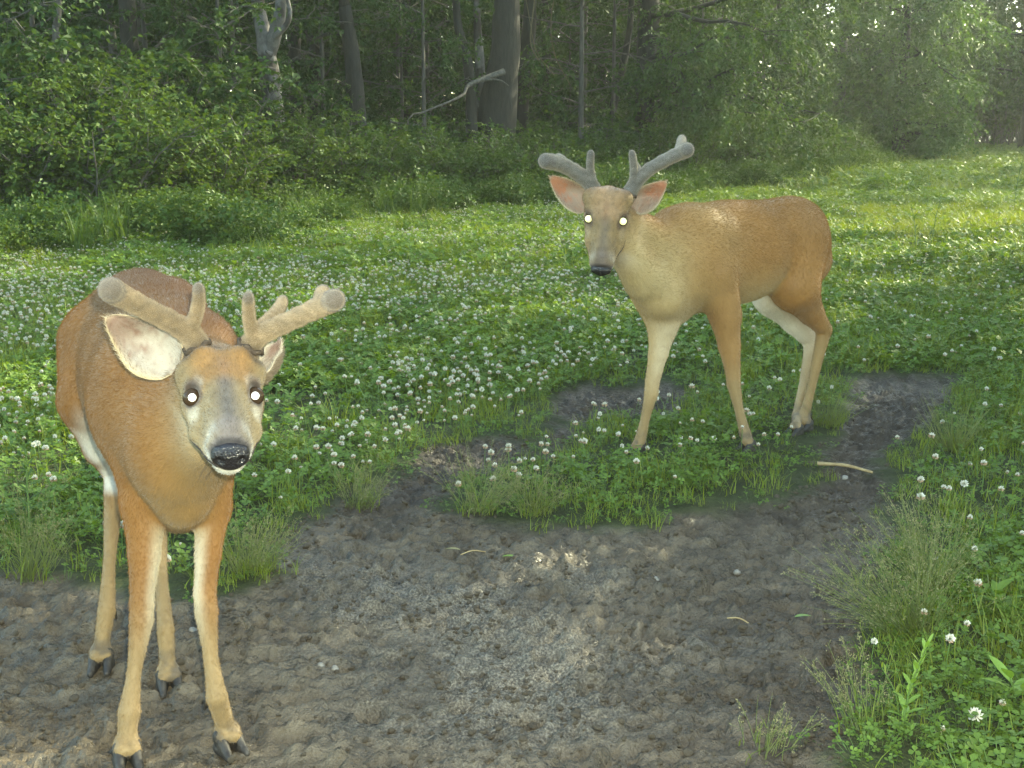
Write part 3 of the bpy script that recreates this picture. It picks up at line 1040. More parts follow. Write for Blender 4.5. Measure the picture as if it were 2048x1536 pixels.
def clover_tuft(seed, n=18, R=0.10, h=(0.015, 0.075), size=(0.012, 0.021), leafm='clover'):
    r = np.random.default_rng(seed)
    mb = MB()
    for k in range(n):
        a, rr = r.uniform(0, 6.283), R * math.sqrt(r.uniform(0, 1))
        b0 = V(math.cos(a) * rr * 0.7, math.sin(a) * rr * 0.7, 0)
        top = V(math.cos(a) * rr * 1.2, math.sin(a) * rr * 1.2, r.uniform(*h))
        s = V(0.0009, 0, 0)
        mb.add([b0 - s, b0 + s, top + s, top - s], [[0, 1, 2, 3]], 1)
        clover_leaf(mb, top, r.uniform(0, 6.283), r.uniform(*size), r)
    return mb.mesh('clover_tuft', [M[leafm], M['stem']], False)


def flower_head(mb, c, R, seed, mi=0, mi2=1, n=46):
    """ball of small pointed florets, the lowest ones faded and hanging"""
    r = np.random.default_rng(seed)
    thr = r.uniform(1.05, 2.5)
    k = np.arange(n) + 0.5
    ph = np.arccos(1 - 1.75 * k / n)
    th = math.pi * (1 + 5 ** 0.5) * k
    for p_, t_ in zip(ph, th):
        d = V(math.cos(t_) * math.sin(p_), math.sin(t_) * math.sin(p_), math.cos(p_))
        d = unit(d + r.normal(0, 0.12, 3))
        L = R * r.uniform(0.8, 1.15)
        s = unit(np.cross(d, UP + 0.01))
        s2 = np.cross(d, s)
        w = R * 0.17
        q = c + d * L * 0.3
        m_ = c + d * L * 0.75
        e = c + d * L + V(0, 0, R * 0.1)
        v = [q, m_ + s * w, e, m_ - s * w, m_ + s2 * w * 0.9, m_ - s2 * w * 0.9]
        mb.add(v, [[0, 1, 2], [0, 2, 3], [0, 4, 2], [0, 2, 5]], mi2 if p_ > thr else mi)


FEET2 = [G(1276, 912), G(1496, 902), G(1602, 862)]


def trodden(x, y):
    d = np.minimum.reduce([np.hypot(x - f[0], (y - f[1] + 0.06) * 0.8) for f in FEET2])
    return 0.42 + 0.58 * sstep(0.09, 0.26, d)


def in_meadow(n, ymin, ymax, dens_fn, r, spread=0.5):
    """random points over the visible meadow (denser near), away from mud and wood"""
    out = []
    y = ymin + (ymax - ymin) * r.uniform(0, 1, n)
    x = r.uniform(-1, 1, n) * (1.3 + spread * y)
    keep = r.uniform(0, 1, n) < dens_fn(x, y)
    x, y = x[keep], y[keep]
    d = np.full(len(x), 9.0)
    nr = (y < 9)
    d[nr] = mud_sd(x[nr], y[nr])
    e = edge_sd(x, y)
    return x, y, d, e


if VEG:
    cl = tuft_coll('clover_tufts', [clover_tuft(500 + k) for k in range(4)] + [clover_tuft(510 + k, 9, 0.09, (0.01, 0.04), (0.010, 0.017)) for k in range(2)])
    rr_ = np.random.default_rng(600)
    gt = tuft_coll('grass_tufts', [blades(26, 0.07, 0.035, 0.105, 0.0038, rr_, 0.7).mesh('grass_tuft', [M['grass']], False) for k in range(4)] +
                   [blades(16, 0.05, 0.07, 0.17, 0.0036, rr_, 0.8).mesh('grass_tuft', [M['grass']], False) for k in range(2)])
    tg = []
    for k in range(3):
        mb = blades(30, 0.12, 0.30, 0.75, 0.009, rr_, 0.35, 5)
        blades(14, 0.10, 0.35, 0.60, 0.022, rr_, 0.45, 4, mb)
        tg.append(mb.mesh('tall_tuft', [M['tallgrass']], False))
    for k in range(3):
        tg.append(make_shrub(440 + k, 0.5, 0.55, 9, 'fern' if k < 2 else 'shrub', 0.055, 0.032, 7, 0.7)[1])
    tgc = tuft_coll('tall_tufts', tg)

    r = np.random.default_rng(610)
    # clover
    X, Y_, S, I = [], [], [], []
    for (a, c, n, s0) in ((2.0, 6.0, 5200, 1.0), (6.0, 11.0, 9500, 1.15), (11, 24, 13000, 1.6), (24, 62, 12000, 3.0)):
        x, y, d, e = in_meadow(n, a, c, lambda x, y: np.ones_like(x), r)
        patch = fbm(x * 0.9, y * 0.9, seed=70, octaves=3)
        lime = (y > 11) & (y < 20) & (x > 2.6) & (poly_sd(x, y, ground_poly([(1640, 470), (1700, 425), (1790, 395), (2120, 385), (2140, 470), (1900, 480), (1760, 478)])) < 0)
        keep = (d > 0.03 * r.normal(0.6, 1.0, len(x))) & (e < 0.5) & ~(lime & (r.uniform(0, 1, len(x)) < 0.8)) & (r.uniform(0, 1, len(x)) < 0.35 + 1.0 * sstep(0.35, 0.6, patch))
        X.append(x[keep]); Y_.append(y[keep])
        S.append(s0 * trodden(x[keep], y[keep]) * r.uniform(0.75, 1.35, keep.sum()) * (0.45 + 0.55 * sstep(0.0, 0.45, d[keep])))
        I.append(r.integers(0, 6, keep.sum()))
    # sparse seedlings in the mud's rim
    x = np.concatenate(X); y = np.concatenate(Y_); s = np.concatenate(S); i = np.concatenate(I)
    z = terrain(x, y)
    rot = np.stack([r.normal(0, 0.1, len(x)), r.normal(0, 0.1, len(x)), r.uniform(0, 6.283, len(x))], 1)
    scatter('clover', 'low green clover leaves carpeting the meadow', 'clover', np.stack([x, y, z], 1), rot, s, i, cl)
    # grass
    X, Y_, S, I = [], [], [], []
    for (a, c, n, s0) in ((2.0, 6.0, 3800, 1.0), (6.0, 11.0, 5200, 1.2), (11, 24, 8500, 1.7), (24, 62, 8000, 3.2)):
        x, y, d, e = in_meadow(n, a, c, lambda x, y: np.ones_like(x), r)
        patch = fbm(x * 0.9 + 40, y * 0.9, seed=71, octaves=3)
        rim = np.exp(-(d / 0.25) ** 2)
        keep = (d > 0.03 * r.normal(0.8, 1.0, len(x))) & (e < 0.8) & (r.uniform(0, 1, len(x)) < 0.18 + 0.75 * sstep(0.4, 0.62, patch) + 0.6 * rim + 0.35 * sstep(0.3, 2.0, x - 0.1 * y))
        X.append(x[keep]); Y_.append(y[keep])
        S.append(s0 * trodden(x[keep], y[keep]) * r.uniform(0.7, 1.35, keep.sum()) * (0.6 + 0.4 * sstep(0.0, 0.4, d[keep])))
        I.append(r.integers(0, 6, keep.sum()))
    x = np.concatenate(X); y = np.concatenate(Y_); s = np.concatenate(S); i = np.concatenate(I)
    rot = np.stack([r.normal(0, 0.14, len(x)), r.normal(0, 0.14, len(x)), r.uniform(0, 6.283, len(x))], 1)
    scatter('grass', 'short green grass growing between the clover', 'grass', np.stack([x, y, terrain(x, y)], 1), rot, s, i, gt)
    # short turf of the sunlit strip, sunlight put into its yellower blade colour
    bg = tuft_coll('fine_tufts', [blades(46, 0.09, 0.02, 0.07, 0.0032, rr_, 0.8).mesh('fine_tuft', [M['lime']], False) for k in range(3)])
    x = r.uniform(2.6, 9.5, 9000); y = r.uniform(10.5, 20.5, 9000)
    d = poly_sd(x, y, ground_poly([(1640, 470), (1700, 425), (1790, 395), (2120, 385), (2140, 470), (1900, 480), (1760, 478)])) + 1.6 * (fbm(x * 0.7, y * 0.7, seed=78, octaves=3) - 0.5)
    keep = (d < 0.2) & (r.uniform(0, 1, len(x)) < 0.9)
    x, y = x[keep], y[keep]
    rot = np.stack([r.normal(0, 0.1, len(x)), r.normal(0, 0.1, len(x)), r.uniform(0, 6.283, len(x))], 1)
    scatter('sun_tinted_turf', 'short grass in the right strip with its sunlight put into a yellow green colour', 'grass', np.stack([x, y, terrain(x, y)], 1), rot, r.uniform(1.4, 2.3, len(x)), r.integers(0, 3, len(x)), bg)
    # tall grass in front of the shrubs
    x = r.uniform(-16, 12, 12000); y = r.uniform(8.0, 42, 12000)
    e = edge_sd(x, y)
    lim = np.where(x < -2.5, 3.9, np.where(x < -1.0, 2.4, 1.1))
    keep = (e > -lim * (0.4 + 0.9 * fbm(x * 0.8, y * 0.8, seed=75, octaves=2))) & (e < 1.5) & (np.abs(x) < 0.6 * y)
    x, y = x[keep], y[keep]
    rot = np.stack([r.normal(0, 0.12, len(x)), r.normal(0, 0.12, len(x)), r.uniform(0, 6.283, len(x))], 1)
    scatter('tall_grass', 'tall unmown grass and weeds along the shrub bank', 'tall grass', np.stack([x, y, terrain(x, y)], 1), rot, r.uniform(0.45, 1.1, len(x)) * (0.7 + 0.6 * fbm(x * 0.7, y * 0.7, seed=76, octaves=2)), r.choice(6, len(x), p=[0.2, 0.2, 0.2, 0.14, 0.13, 0.13]), tgc)

    # white clover blossoms: nearest 300 as things, the rest as stuff
    x, y, d, e = in_meadow(38000, 2.4, 21.0, lambda x, y: np.ones_like(x), r, 0.46)
    left = sstep(1.6, -1.2, x - 0.12 * (y - 5))
    patch = fbm(x * 0.8, y * 0.8, seed=80, octaves=3)
    dens = (0.08 + 1.3 * left * sstep(0.30, 0.52, patch)) * sstep(3.4, 5.5, y) + 0.05
    dens = dens * np.where(y > 8, 0.9, 0.55)
    keep = (d > 0.06) & (e < -0.4) & (r.uniform(0, 1, len(x)) < dens)
    x, y = x[keep], y[keep]
    inview = np.abs(x) < 0.43 * y + 0.15
    o_ = np.argsort(np.where(inview, y, 99))
    x, y = x[o_], y[o_]
    near_n = 290

    def flower_mesh(seed, Rh, hgt):
        mb = MB()
        rs2 = np.random.default_rng(seed)
        lean = rs2.normal(0, 0.02, 2)
        top = V(lean[0], lean[1], hgt)
        flower_head(mb, top, Rh, seed)
        mb.add(*tube([V(0, 0, -0.01), V(lean[0] * 0.4, lean[1] * 0.4, hgt * 0.6), top], [0.0012] * 3, 4), 2)
        return mb.mesh('clover_blossom', [M['petal'], M['petal_old'], M['stem']], False)
    fm = [flower_mesh(700 + k, 0.0088 + 0.0012 * (k % 3), 0.065 + 0.015 * (k % 4)) for k in range(9)]
    # two-part version for the near ones
    fparts = []
    for k in range(4):
        hgt = 0.07 + 0.015 * k
        mb = MB(); flower_head(mb, V(0, 0, hgt), 0.0112, 720 + k, n=60)
        ms = MB(); ms.add(*tube([V(0.004, 0, -0.02), V(-0.003, 0.002, hgt * 0.5), V(0, 0, hgt)], [0.0014, 0.0013, 0.0012], 5))
        fparts.append((mb.mesh('flower_head', [M['petal'], M['petal_old']], False), ms.mesh('stem', M['stem'])))
    zf = terrain(x, y)
    protos_f = {}
    for k in range(near_n):
        lab = 'white clover blossom standing in the green meadow'
        loc = (x[k], y[k], zf[k])
        s = float(r.uniform(0.65, 1.25))
        if k < 70:
            q = k % 4
            if q not in protos_f:
                protos_f[q] = plant_proto('clover_blossom', lab, 'flower', [('flower_head', fparts[q][0]), ('stem', fparts[q][1])], loc, r.uniform(0, 6), 'white clover blossoms', s)
            else:
                copy_tree(protos_f[q], loc, r.uniform(0, 6), s, lab, 'white clover blossoms')
        else:
            o = obj('clover_blossom', fm[k % 9], None, loc)
            o.rotation_euler = (0, 0, r.uniform(0, 6))
            o.scale = (s, s, s)
            tag(o, lab, 'flower', 'white clover blossoms')
    fc = tuft_coll('far_blossoms', fm)
    x, y, zf = x[near_n:], y[near_n:], zf[near_n:]
    scatter('clover_blossoms', 'white clover blossoms dotting the far meadow', 'flowers', np.stack([x, y, zf], 1), np.stack([0 * x, 0 * x, r.uniform(0, 6.28, len(x))], 1), r.uniform(0.9, 1.35, len(x)), r.integers(0, 9, len(x)), fc)

# ------------------------------------------------------------------ deer: signed-distance bodies turned into one continuous mesh
def surface_net(f, org, h):
    ins = f < 0
    c = [ins[i:ins.shape[0] - 1 + i, j:ins.shape[1] - 1 + j, k:ins.shape[2] - 1 + k] for i in (0, 1) for j in (0, 1) for k in (0, 1)]
    s = np.zeros(c[0].shape, np.int8)
    for q in c:
        s += q
    ci = np.stack(np.nonzero((s > 0) & (s < 8)), 1)
    offs = np.array([(i, j, k) for i in (0, 1) for j in (0, 1) for k in (0, 1)])
    val = np.stack([f[ci[:, 0] + o[0], ci[:, 1] + o[1], ci[:, 2] + o[2]] for o in offs], 1)
    acc, cnt = np.zeros((len(ci), 3)), np.zeros(len(ci))
    for a in range(8):
        for b_ in range(a + 1, 8):
            if np.abs(offs[a] - offs[b_]).sum() != 1:
                continue
            x = (val[:, a] < 0) != (val[:, b_] < 0)
            t = val[x, a] / (val[x, a] - val[x, b_])
            acc[x] += offs[a] + t[:, None] * (offs[b_] - offs[a])
            cnt[x] += 1
    v = org + h * (ci + acc / cnt[:, None])
    idx = np.full(s.shape, -1, np.int32)
    idx[ci[:, 0], ci[:, 1], ci[:, 2]] = np.arange(len(ci))
    quads = []
    for ax in range(3):
        a1, a2 = (ax + 1) % 3, (ax + 2) % 3
        lo = [slice(None)] * 3
        hi = [slice(None)] * 3
        lo[ax], hi[ax] = slice(0, -1), slice(1, None)
        d = ins[tuple(lo)] != ins[tuple(hi)]
        p = np.stack(np.nonzero(d), 1)
        p = p[(p[:, a1] > 0) & (p[:, a2] > 0) & (p[:, a1] < ins.shape[a1] - 1) & (p[:, a2] < ins.shape[a2] - 1)]
        q = []
        for d1, d2 in ((1, 1), (0, 1), (0, 0), (1, 0)):
            g = p.copy()
            g[:, a1] -= d1
            g[:, a2] -= d2
            q.append(idx[g[:, 0], g[:, 1], g[:, 2]])
        q = np.stack(q, 1)
        flip = ~ins[p[:, 0], p[:, 1], p[:, 2]]
        q[flip] = q[flip][:, ::-1]
        quads.append(q)
    return v, np.concatenate(quads)


class Prim:
    """tapered capsule (optionally flattened along an axis) or oriented ellipsoid; k is how softly it joins the rest"""

    def __init__(s, a, b=None, ra=0.05, rb=None, flat=None, ratio=1.0, axes=None, radii=None, k=0.03, col=(0.4, 0.2, 0.06), inner=None, indir=None, flow=None, cut=False, hair=0.011):
        s.a = np.asarray(a, float)
        s.b = s.a if b is None else np.asarray(b, float)
        s.ra, s.rb = ra, ra if rb is None else rb
        s.flat = None if flat is None else unit(np.asarray(flat, float))
        s.ratio, s.axes, s.radii, s.k = ratio, axes, None if radii is None else np.asarray(radii, float), k
        s.col, s.inner, s.indir, s.cut, s.hair = col, inner, indir, cut, hair
        s.flow = flow if flow is not None else (unit(s.b - s.a) if b is not None else V(0, 0, -1))

    def bounds(s):
        r = max(s.ra, s.rb) if s.radii is None else s.radii.max()
        r = r * max(1.0, s.ratio) + 3 * s.k + 0.02
        return np.minimum(s.a, s.b) - r, np.maximum(s.a, s.b) + r

    def dist(s, p):
        if s.radii is not None:
            q = (p - s.a) @ np.asarray(s.axes).T
            k0 = np.linalg.norm(q / s.radii, axis=-1)
            k1 = np.linalg.norm(q / s.radii ** 2, axis=-1) + 1e-9
            return k0 * (k0 - 1) / k1
        ab = s.b - s.a
        w = p - s.a
        if s.flat is not None:
            lat = w @ s.flat
            w = w + (lat * (1 / s.ratio - 1))[..., None] * s.flat
            ab = ab + (ab @ s.flat) * (1 / s.ratio - 1) * s.flat
        t = np.clip((w @ ab) / (ab @ ab + 1e-12), 0, 1)
        d = np.linalg.norm(w - t[..., None] * ab, axis=-1) - (s.ra + t * (s.rb - s.ra))
        return d * min(1.0, s.ratio)


def sdf_mesh(prims, h):
    lo = np.min([q.bounds()[0] for q in prims], 0)
    hi = np.max([q.bounds()[1] for q in prims], 0)
    n = np.ceil((hi - lo) / h).astype(int) + 1
    f = np.full(n, 0.25, np.float32)
    for q in prims:
        a, b_ = q.bounds()
        i0 = np.maximum(((a - lo) / h).astype(int), 0)
        i1 = np.minimum(np.ceil((b_ - lo) / h).astype(int) + 1, n)
        ax = [lo[d] + h * np.arange(i0[d], i1[d]) for d in range(3)]
        p = np.stack(np.meshgrid(*ax, indexing='ij'), -1)
        d = q.dist(p).astype(np.float32)
        sl = tuple(slice(i0[d_], i1[d_]) for d_ in range(3))
        g = f[sl]
        if q.cut:
            d = -d
            hh = np.maximum(q.k - np.abs(g - d), 0) / q.k
            f[sl] = np.maximum(g, d) + hh * hh * q.k * 0.25
        else:
            hh = np.maximum(q.k - np.abs(g - d), 0) / q.k
            f[sl] = np.minimum(g, d) - hh * hh * q.k * 0.25
    return surface_net(f, lo, h)


def smooth_normals(v, q):
    n = np.cross(v[q[:, 2]] - v[q[:, 0]], v[q[:, 3]] - v[q[:, 1]])
    out = np.zeros_like(v)
    for k in range(4):
        for ax in range(3):
            out[:, ax] += np.bincount(q[:, k], n[:, ax], len(v))
    return unit(out)


def relax(v, q, it=2, lam=0.5):
    for _ in range(it):
        s, c = np.zeros_like(v), np.zeros(len(v))
        for a, b_ in ((0, 1), (1, 2), (2, 3), (3, 0)):
            for i, j in ((a, b_), (b_, a)):
                c += np.bincount(q[:, i], minlength=len(v))
                for ax in range(3):
                    s[:, ax] += np.bincount(q[:, i], v[q[:, j], ax], len(v))
        v = v + lam * (s / c[:, None] - v)
    return v


RUF, RUFD, TAN, PALE, WHITE, GREY, DARK = (0.180, 0.080, 0.018), (0.115, 0.045, 0.013), (0.200, 0.127, 0.049), (0.215, 0.145, 0.066), (0.60, 0.58, 0.52), (0.115, 0.100, 0.088), (0.035, 0.026, 0.022)


def coat_mat(name, rough=0.62, spec=0.25):
    m, nt, b = new_mat(name)
    at = N(nt, 'ShaderNodeAttribute', attribute_name='Col')
    nt.links.new(at.outputs['Color'], b.inputs['Base Color'])
    b.inputs['Roughness'].default_value = rough
    b.inputs['Specular IOR Level'].default_value = spec
    b.inputs['Sheen Weight'].default_value = 0.15
    tc = N(nt, 'ShaderNodeTexCoord')
    nz = N(nt, 'ShaderNodeTexNoise', i_Scale=190.0, i_Detail=2.0)
    nt.links.new(tc.outputs['Object'], nz.inputs['Vector'])
    bp = N(nt, 'ShaderNodeBump', i_Strength=0.25, i_Distance=0.003)
    nt.links.new(nz.outputs[0], bp.inputs['Height'])
    nt.links.new(bp.outputs[0], b.inputs['Normal'])
    return m


M['coat'] = coat_mat('deer_coat')
M['hair'] = coat_mat('deer_hair', 0.6, 0.08)
M['velvet'] = coat_mat('antler_velvet', 0.85, 0.1)
M['velvet'].node_tree.nodes['Principled BSDF'].inputs['Sheen Weight'].default_value = 0.6
M['velvet'].node_tree.nodes['Principled BSDF'].inputs['Sheen Tint'].default_value = (1.0, 0.85, 0.6, 1)
M['nose'] = plain('wet_black_nose', (0.007, 0.006, 0.008), 0.12, 0.45, (260, (0.016, 0.014, 0.016), 0.4))
M['hoof'] = plain('black_hoof', (0.014, 0.012, 0.011), 0.55, 0.35, (60, (0.045, 0.038, 0.03), 0.3))
M['eye'] = plain('dark_eye', (0.040, 0.024, 0.014), 0.2, 0.2)
M['burr'] = plain('antler_burr', (0.045, 0.032, 0.024), 0.85, 0.2, (120, (0.10, 0.075, 0.055), 0.5))
M['mouth'] = plain('dark_mouth_line', (0.035, 0.027, 0.024), 0.7, 0.3)


def tapetum(name, c, a):
    m, nt, b = new_mat(name)
    b.inputs['Base Color'].default_value = (*c, 1)
    b.inputs['Metallic'].default_value = 1.0
    b.inputs['Roughness'].default_value = a
    return m


def fur(name, v, q, nrm, colr, flow, length, count, mat, parent, seed, rad=0.00028, lift=0.22, var=0.20, mask=None):
    """short hairs laid along the coat"""
    r = np.random.default_rng(seed)
    area = 0.5 * np.linalg.norm(np.cross(v[q[:, 2]] - v[q[:, 0]], v[q[:, 3]] - v[q[:, 1]]), axis=1)
    if mask is not None:
        area = area * mask[q].mean(1)
    pick = r.choice(len(q), count, p=area / area.sum())
    w = r.uniform(0, 1, (count, 2))
    w4 = np.stack([(1 - w[:, 0]) * (1 - w[:, 1]), w[:, 0] * (1 - w[:, 1]), w[:, 0] * w[:, 1], (1 - w[:, 0]) * w[:, 1]], 1)

    def sample(a):
        return (a[q[pick]] * w4[..., None]).sum(1) if a.ndim == 2 else (a[q[pick]] * w4).sum(1)
    p, n, c, fl, L = sample(v), unit(sample(nrm)), sample(colr), sample(flow), sample(length)
    fl = fl - n * (fl * n).sum(1, keepdims=True)
    fl = unit(unit(fl) + r.normal(0, 0.22, (count, 3)))
    L = (L * r.uniform(0.6, 1.25, count))[:, None]
    li = lift * r.uniform(0.4, 1.6, count)[:, None]
    p0 = p - n * 0.001
    p1 = p + fl * L * 0.5 + n * L * li * 0.7
    p2 = p + fl * L + n * L * li
    va = var if np.isscalar(var) else sample(var)[:, None]
    c = np.clip(c * (1 + r.normal(0, 1, (count, 1)) * va), 0.01, 0.95)
    hc = bpy.data.hair_curves.new(name)
    hc.add_curves([3] * count)
    hc.attributes['position'].data.foreach_set('vector', np.stack([p0, p1, p2], 1).astype(np.float32).ravel())
    ra = hc.attributes.new('radius', 'FLOAT', 'POINT')
    ra.data.foreach_set('value', np.tile(np.array([rad, rad * 0.85, rad * 0.2], np.float32), count))
    ca = hc.attributes.new('Col', 'FLOAT_COLOR', 'CURVE')
    c4 = np.ones((count, 4), np.float32)
    c4[:, :3] = c
    ca.data.foreach_set('color', c4.ravel())
    hc.materials.append(mat)
    return obj(name, hc, parent, kind='stuff')


def tongue(cols, w):
    return (np.asarray(cols)[None] * w[..., None]).sum(1)


def ear_mesh(root, tip, out, W, cup, face, thick, c_in, c_edge, c_back, seed):
    """cupped leaf-shaped ear; out is the direction of its upper edge, face the way the opening looks"""
    ax = unit(tip - root)
    L = np.linalg.norm(tip - root)
    sd = unit(out - ax * np.dot(out, ax))
    fc = unit(np.cross(ax, sd))
    if np.dot(fc, face) < 0:
        fc = -fc
    nu, nv = 22, 15
    u = np.linspace(0, 1, nu)[:, None]
    w = np.linspace(-1, 1, nv)[None]
    prof = np.sin(math.pi * np.clip(u, 0, 1) ** 0.80) ** 0.72 * (1 - 0.10 * u) + 0.30 * (1 - u) ** 3
    prof[-1] = 0.02
    x = W * prof * (w * (1 - 0.0 * u))
    dep = -cup * (1 - np.abs(w) ** 2.0) * (prof + 0.35 * (1 - u)) + 0.010 * u ** 2
    roll = 0.006 * np.sin(u * 9 + w * 2)
    front = root + ax * (u * L)[..., None] + sd * x[..., None] + fc * (dep + roll)[..., None]
    th = thick * (0.25 + 0.75 * (1 - np.abs(w) ** 3)) * (1 - 0.55 * u)
    back = front - fc * th[..., None]
    v = np.concatenate([front.reshape(-1, 3), back.reshape(-1, 3)])
    i = np.arange(nu * nv).reshape(nu, nv)
    q = np.stack([i[:-1, :-1], i[1:, :-1], i[1:, 1:], i[:-1, 1:]], -1).reshape(-1, 4)
    o = nu * nv
    fr = q
    bk = q[:, ::-1] + o
    e = []
    for a in (i[:, 0], i[-1, :], i[::-1, -1], i[0, ::-1]):
        e.append(np.stack([a[:-1], a[1:], a[1:] + o, a[:-1] + o], 1)[:, ::-1])
    q = np.concatenate([fr, bk] + e)
    uu, ww = np.broadcast_arrays(u, w)
    edge = sstep(0.80, 0.97, np.maximum(np.abs(ww), sstep(0.80, 1.0, uu)))
    nzv = fbm(front[..., 0] * 60, front[..., 1] * 60, front[..., 2] * 60, seed, 3)
    nz2 = fbm(front[..., 0] * 160, front[..., 1] * 160, front[..., 2] * 160, seed + 3, 3)
    pink = (0.75 * sstep(0.48, 0.70, nzv) * sstep(0.25, 0.45, uu) * sstep(0.9, 0.6, np.abs(ww)) + 0.35 * sstep(0.5, 0.75, nz2) + 0.8 * sstep(0.40, 0.85, uu))[..., None].clip(0, 1)
    cf = np.asarray(c_in[0]) * (1 - pink) + np.asarray(c_in[1]) * pink
    cf = cf * (1 - edge[..., None]) + np.asarray(c_edge) * edge[..., None]
    cb = np.broadcast_to(np.asarray(c_back), cf.shape)
    return v, q, np.concatenate([cf.reshape(-1, 3), cb.reshape(-1, 3)]), fc, ax


def build_deer(S):
    """S: dictionary of one deer's pose"""
    root = thing('deer', S['label'], 'deer', S['base'], 0)
    base = np.asarray(S['base'], float)
    O, fx, fy, fz = S['head']
    R = np.array([fx, fy, fz])
    hs = S.get('hs', 1.0)

    def H(x, y, z):
        return O + (fx * x + fy * y + fz * z) * hs

    pr = list(S['body'])
    nb = len(pr)
    FACE = (0.205, 0.150, 0.074)

    def E(c, r, k=0.02, col=FACE, cut=False):
        pr.append(Prim(H(*c), axes=R, radii=np.array(r) * hs, k=k * hs, col=col, cut=cut, flow=-fy * 0.8 - fz * 0.2, hair=0.006))

    def C(a, b_, ra, rb, k=0.02, col=FACE, ratio=1.0):
        pr.append(Prim(H(*a), H(*b_), ra * hs, rb * hs, flat=fx, ratio=ratio, k=k * hs, col=col, flow=-fy, hair=0.006))
    E((0, -0.048, -0.002), (0.063, 0.072, 0.064), 0.03)
    E((0, -0.018, 0.024), (0.052, 0.056, 0.036), 0.03)
    C((0, 0.005, -0.012), (0, 0.150, -0.022), 0.056, 0.037, 0.025, ratio=1.0)
    C((0, 0.01, 0.014), (0, 0.145, 0.004), 0.034, 0.026, 0.03)
    C((0, -0.06, -0.058), (0, 0.125, -0.056), 0.044, 0.024, 0.02, ratio=1.25)
    E((0, 0.168, -0.022), (0.041, 0.028, 0.029), 0.02)
    E((0, 0.152, -0.061), (0.029, 0.034, 0.018), 0.016)
    for s in (-1, 1):
        E((s * 0.044, -0.035, -0.030), (0.028, 0.060, 0.040), 0.025)
        E((s * 0.056, -0.016, 0.014), (0.017, 0.026, 0.014), 0.018)
        C((s * 0.052, -0.020, -0.030), (s * 0.044, 0.075, -0.040), 0.027, 0.022, 0.018)
        C((s * 0.044, 0.075, -0.040), (s * 0.028, 0.140, -0.042), 0.021, 0.016, 0.018)
        C((s * 0.060, 0.000, -0.014), (s * 0.040, 0.075, -0.016), 0.014, 0.008, 0.016)
        C((s * 0.016, 0.030, 0.034), (s * 0.017, 0.120, 0.016), 0.009, 0.010, 0.016)
        E((s * 0.0585, -0.002, 0.019), (0.012, 0.022, 0.009), 0.010, col=(0.10, 0.062, 0.04))
        E((s * 0.066, 0.015, 0.012), (0.0190, 0.0225, 0.0190), 0.006, cut=True)
        E((s * 0.036, -0.062, 0.050), (0.025, 0.026, 0.028), 0.03)
        E((s * 0.060, -0.072, 0.012), (0.030, 0.030, 0.030), 0.03)
    v, q = sdf_mesh(pr, S['h'])
    v = relax(v, q, 3, 0.5)
    nrm = smooth_normals(v, q)
    far_head = sstep(0.16, 0.26, np.linalg.norm(v - H(0, 0.06, -0.02), axis=1))
    high = sstep(0.25, 0.45, v[:, 2] - S['base'][2])
    v = v + nrm * (far_head * high * 0.011 * (fbm(v[:, 0] * 7.5, v[:, 1] * 7.5, v[:, 2] * 5, 71, 2) - 0.5))[:, None]
    nrm = smooth_normals(v, q)
    # colours by nearest limb, belly and inner sides paler
    D = np.stack([p_.dist(v) if not p_.cut else np.full(len(v), 1.0) for p_ in pr], 1)
    W = np.exp(-np.maximum(D - D.min(1, keepdims=True), 0) / 0.024)
    W /= W.sum(1, keepdims=True)
    cols = np.zeros((len(v), 3))
    flow = np.zeros((len(v), 3))
    hl = np.zeros(len(v))
    for k, p_ in enumerate(pr):
        c = np.broadcast_to(np.asarray(p_.col), (len(v), 3))
        if p_.inner is not None:
            t = sstep(-0.1, 0.95, nrm @ unit(np.asarray(p_.indir)))[:, None]
            c = c * (1 - t) + np.asarray(p_.inner) * t
        cols += W[:, k:k + 1] * c
        flow += W[:, k:k + 1] * p_.flow
        hl += W[:, k] * p_.hair
    headw = W[:, nb:].sum(1)
    L_ = (v - O) @ R.T / hs
    x, y, z = L_.T
    ax_ = np.abs(x)
    nz1 = fbm(v[:, 0] * 22, v[:, 1] * 22, v[:, 2] * 22, 3, 3)

    def paint(c, w):
        w = (np.clip(w, 0, 1) * headw)[:, None]
        cols[:] = cols * (1 - w) + np.asarray(c) * w
    # face markings in the head's own frame
    nzf = nrm @ fz
    paint(S.get('crown', RUF), sstep(0.050, 0.006, y) * sstep(0.075, 0.040, ax_ + 0.25 * (y + 0.02)) * sstep(-0.010, 0.020, z) * 0.9)
    paint((0.20, 0.13, 0.08), sstep(-0.060, -0.090, y) * sstep(0.0, 0.03, z) * 0.7)
    paint((0.20, 0.11, 0.06), np.exp(-((x / 0.010) ** 2)) * sstep(-0.05, -0.02, y) * sstep(0.06, 0.03, y) * sstep(0.01, 0.02, z) * 0.45)
    de = np.sqrt((ax_ - 0.0610) ** 2 + (y - 0.012) ** 2 + (z - 0.009) ** 2)
    ew = S.get('eye_white', 1.0)
    paint(WHITE, sstep(0.026, 0.012, np.sqrt((ax_ - 0.040) ** 2 + ((y + 0.004) * 0.62) ** 2 + ((z - 0.022)) ** 2)) * 0.75 * ew)
    paint((0.45, 0.41, 0.33), sstep(0.026, 0.008, np.sqrt((ax_ - 0.060) ** 2 + ((y - 0.046) * 0.62) ** 2 + (z + 0.010) ** 2)) * 0.6 * ew)
    paint((0.095, 0.058, 0.036), sstep(0.043, 0.026, de) * (0.45 + 0.5 * sstep(-0.01, 0.014, z - 0.2 * (y - 0.012))))
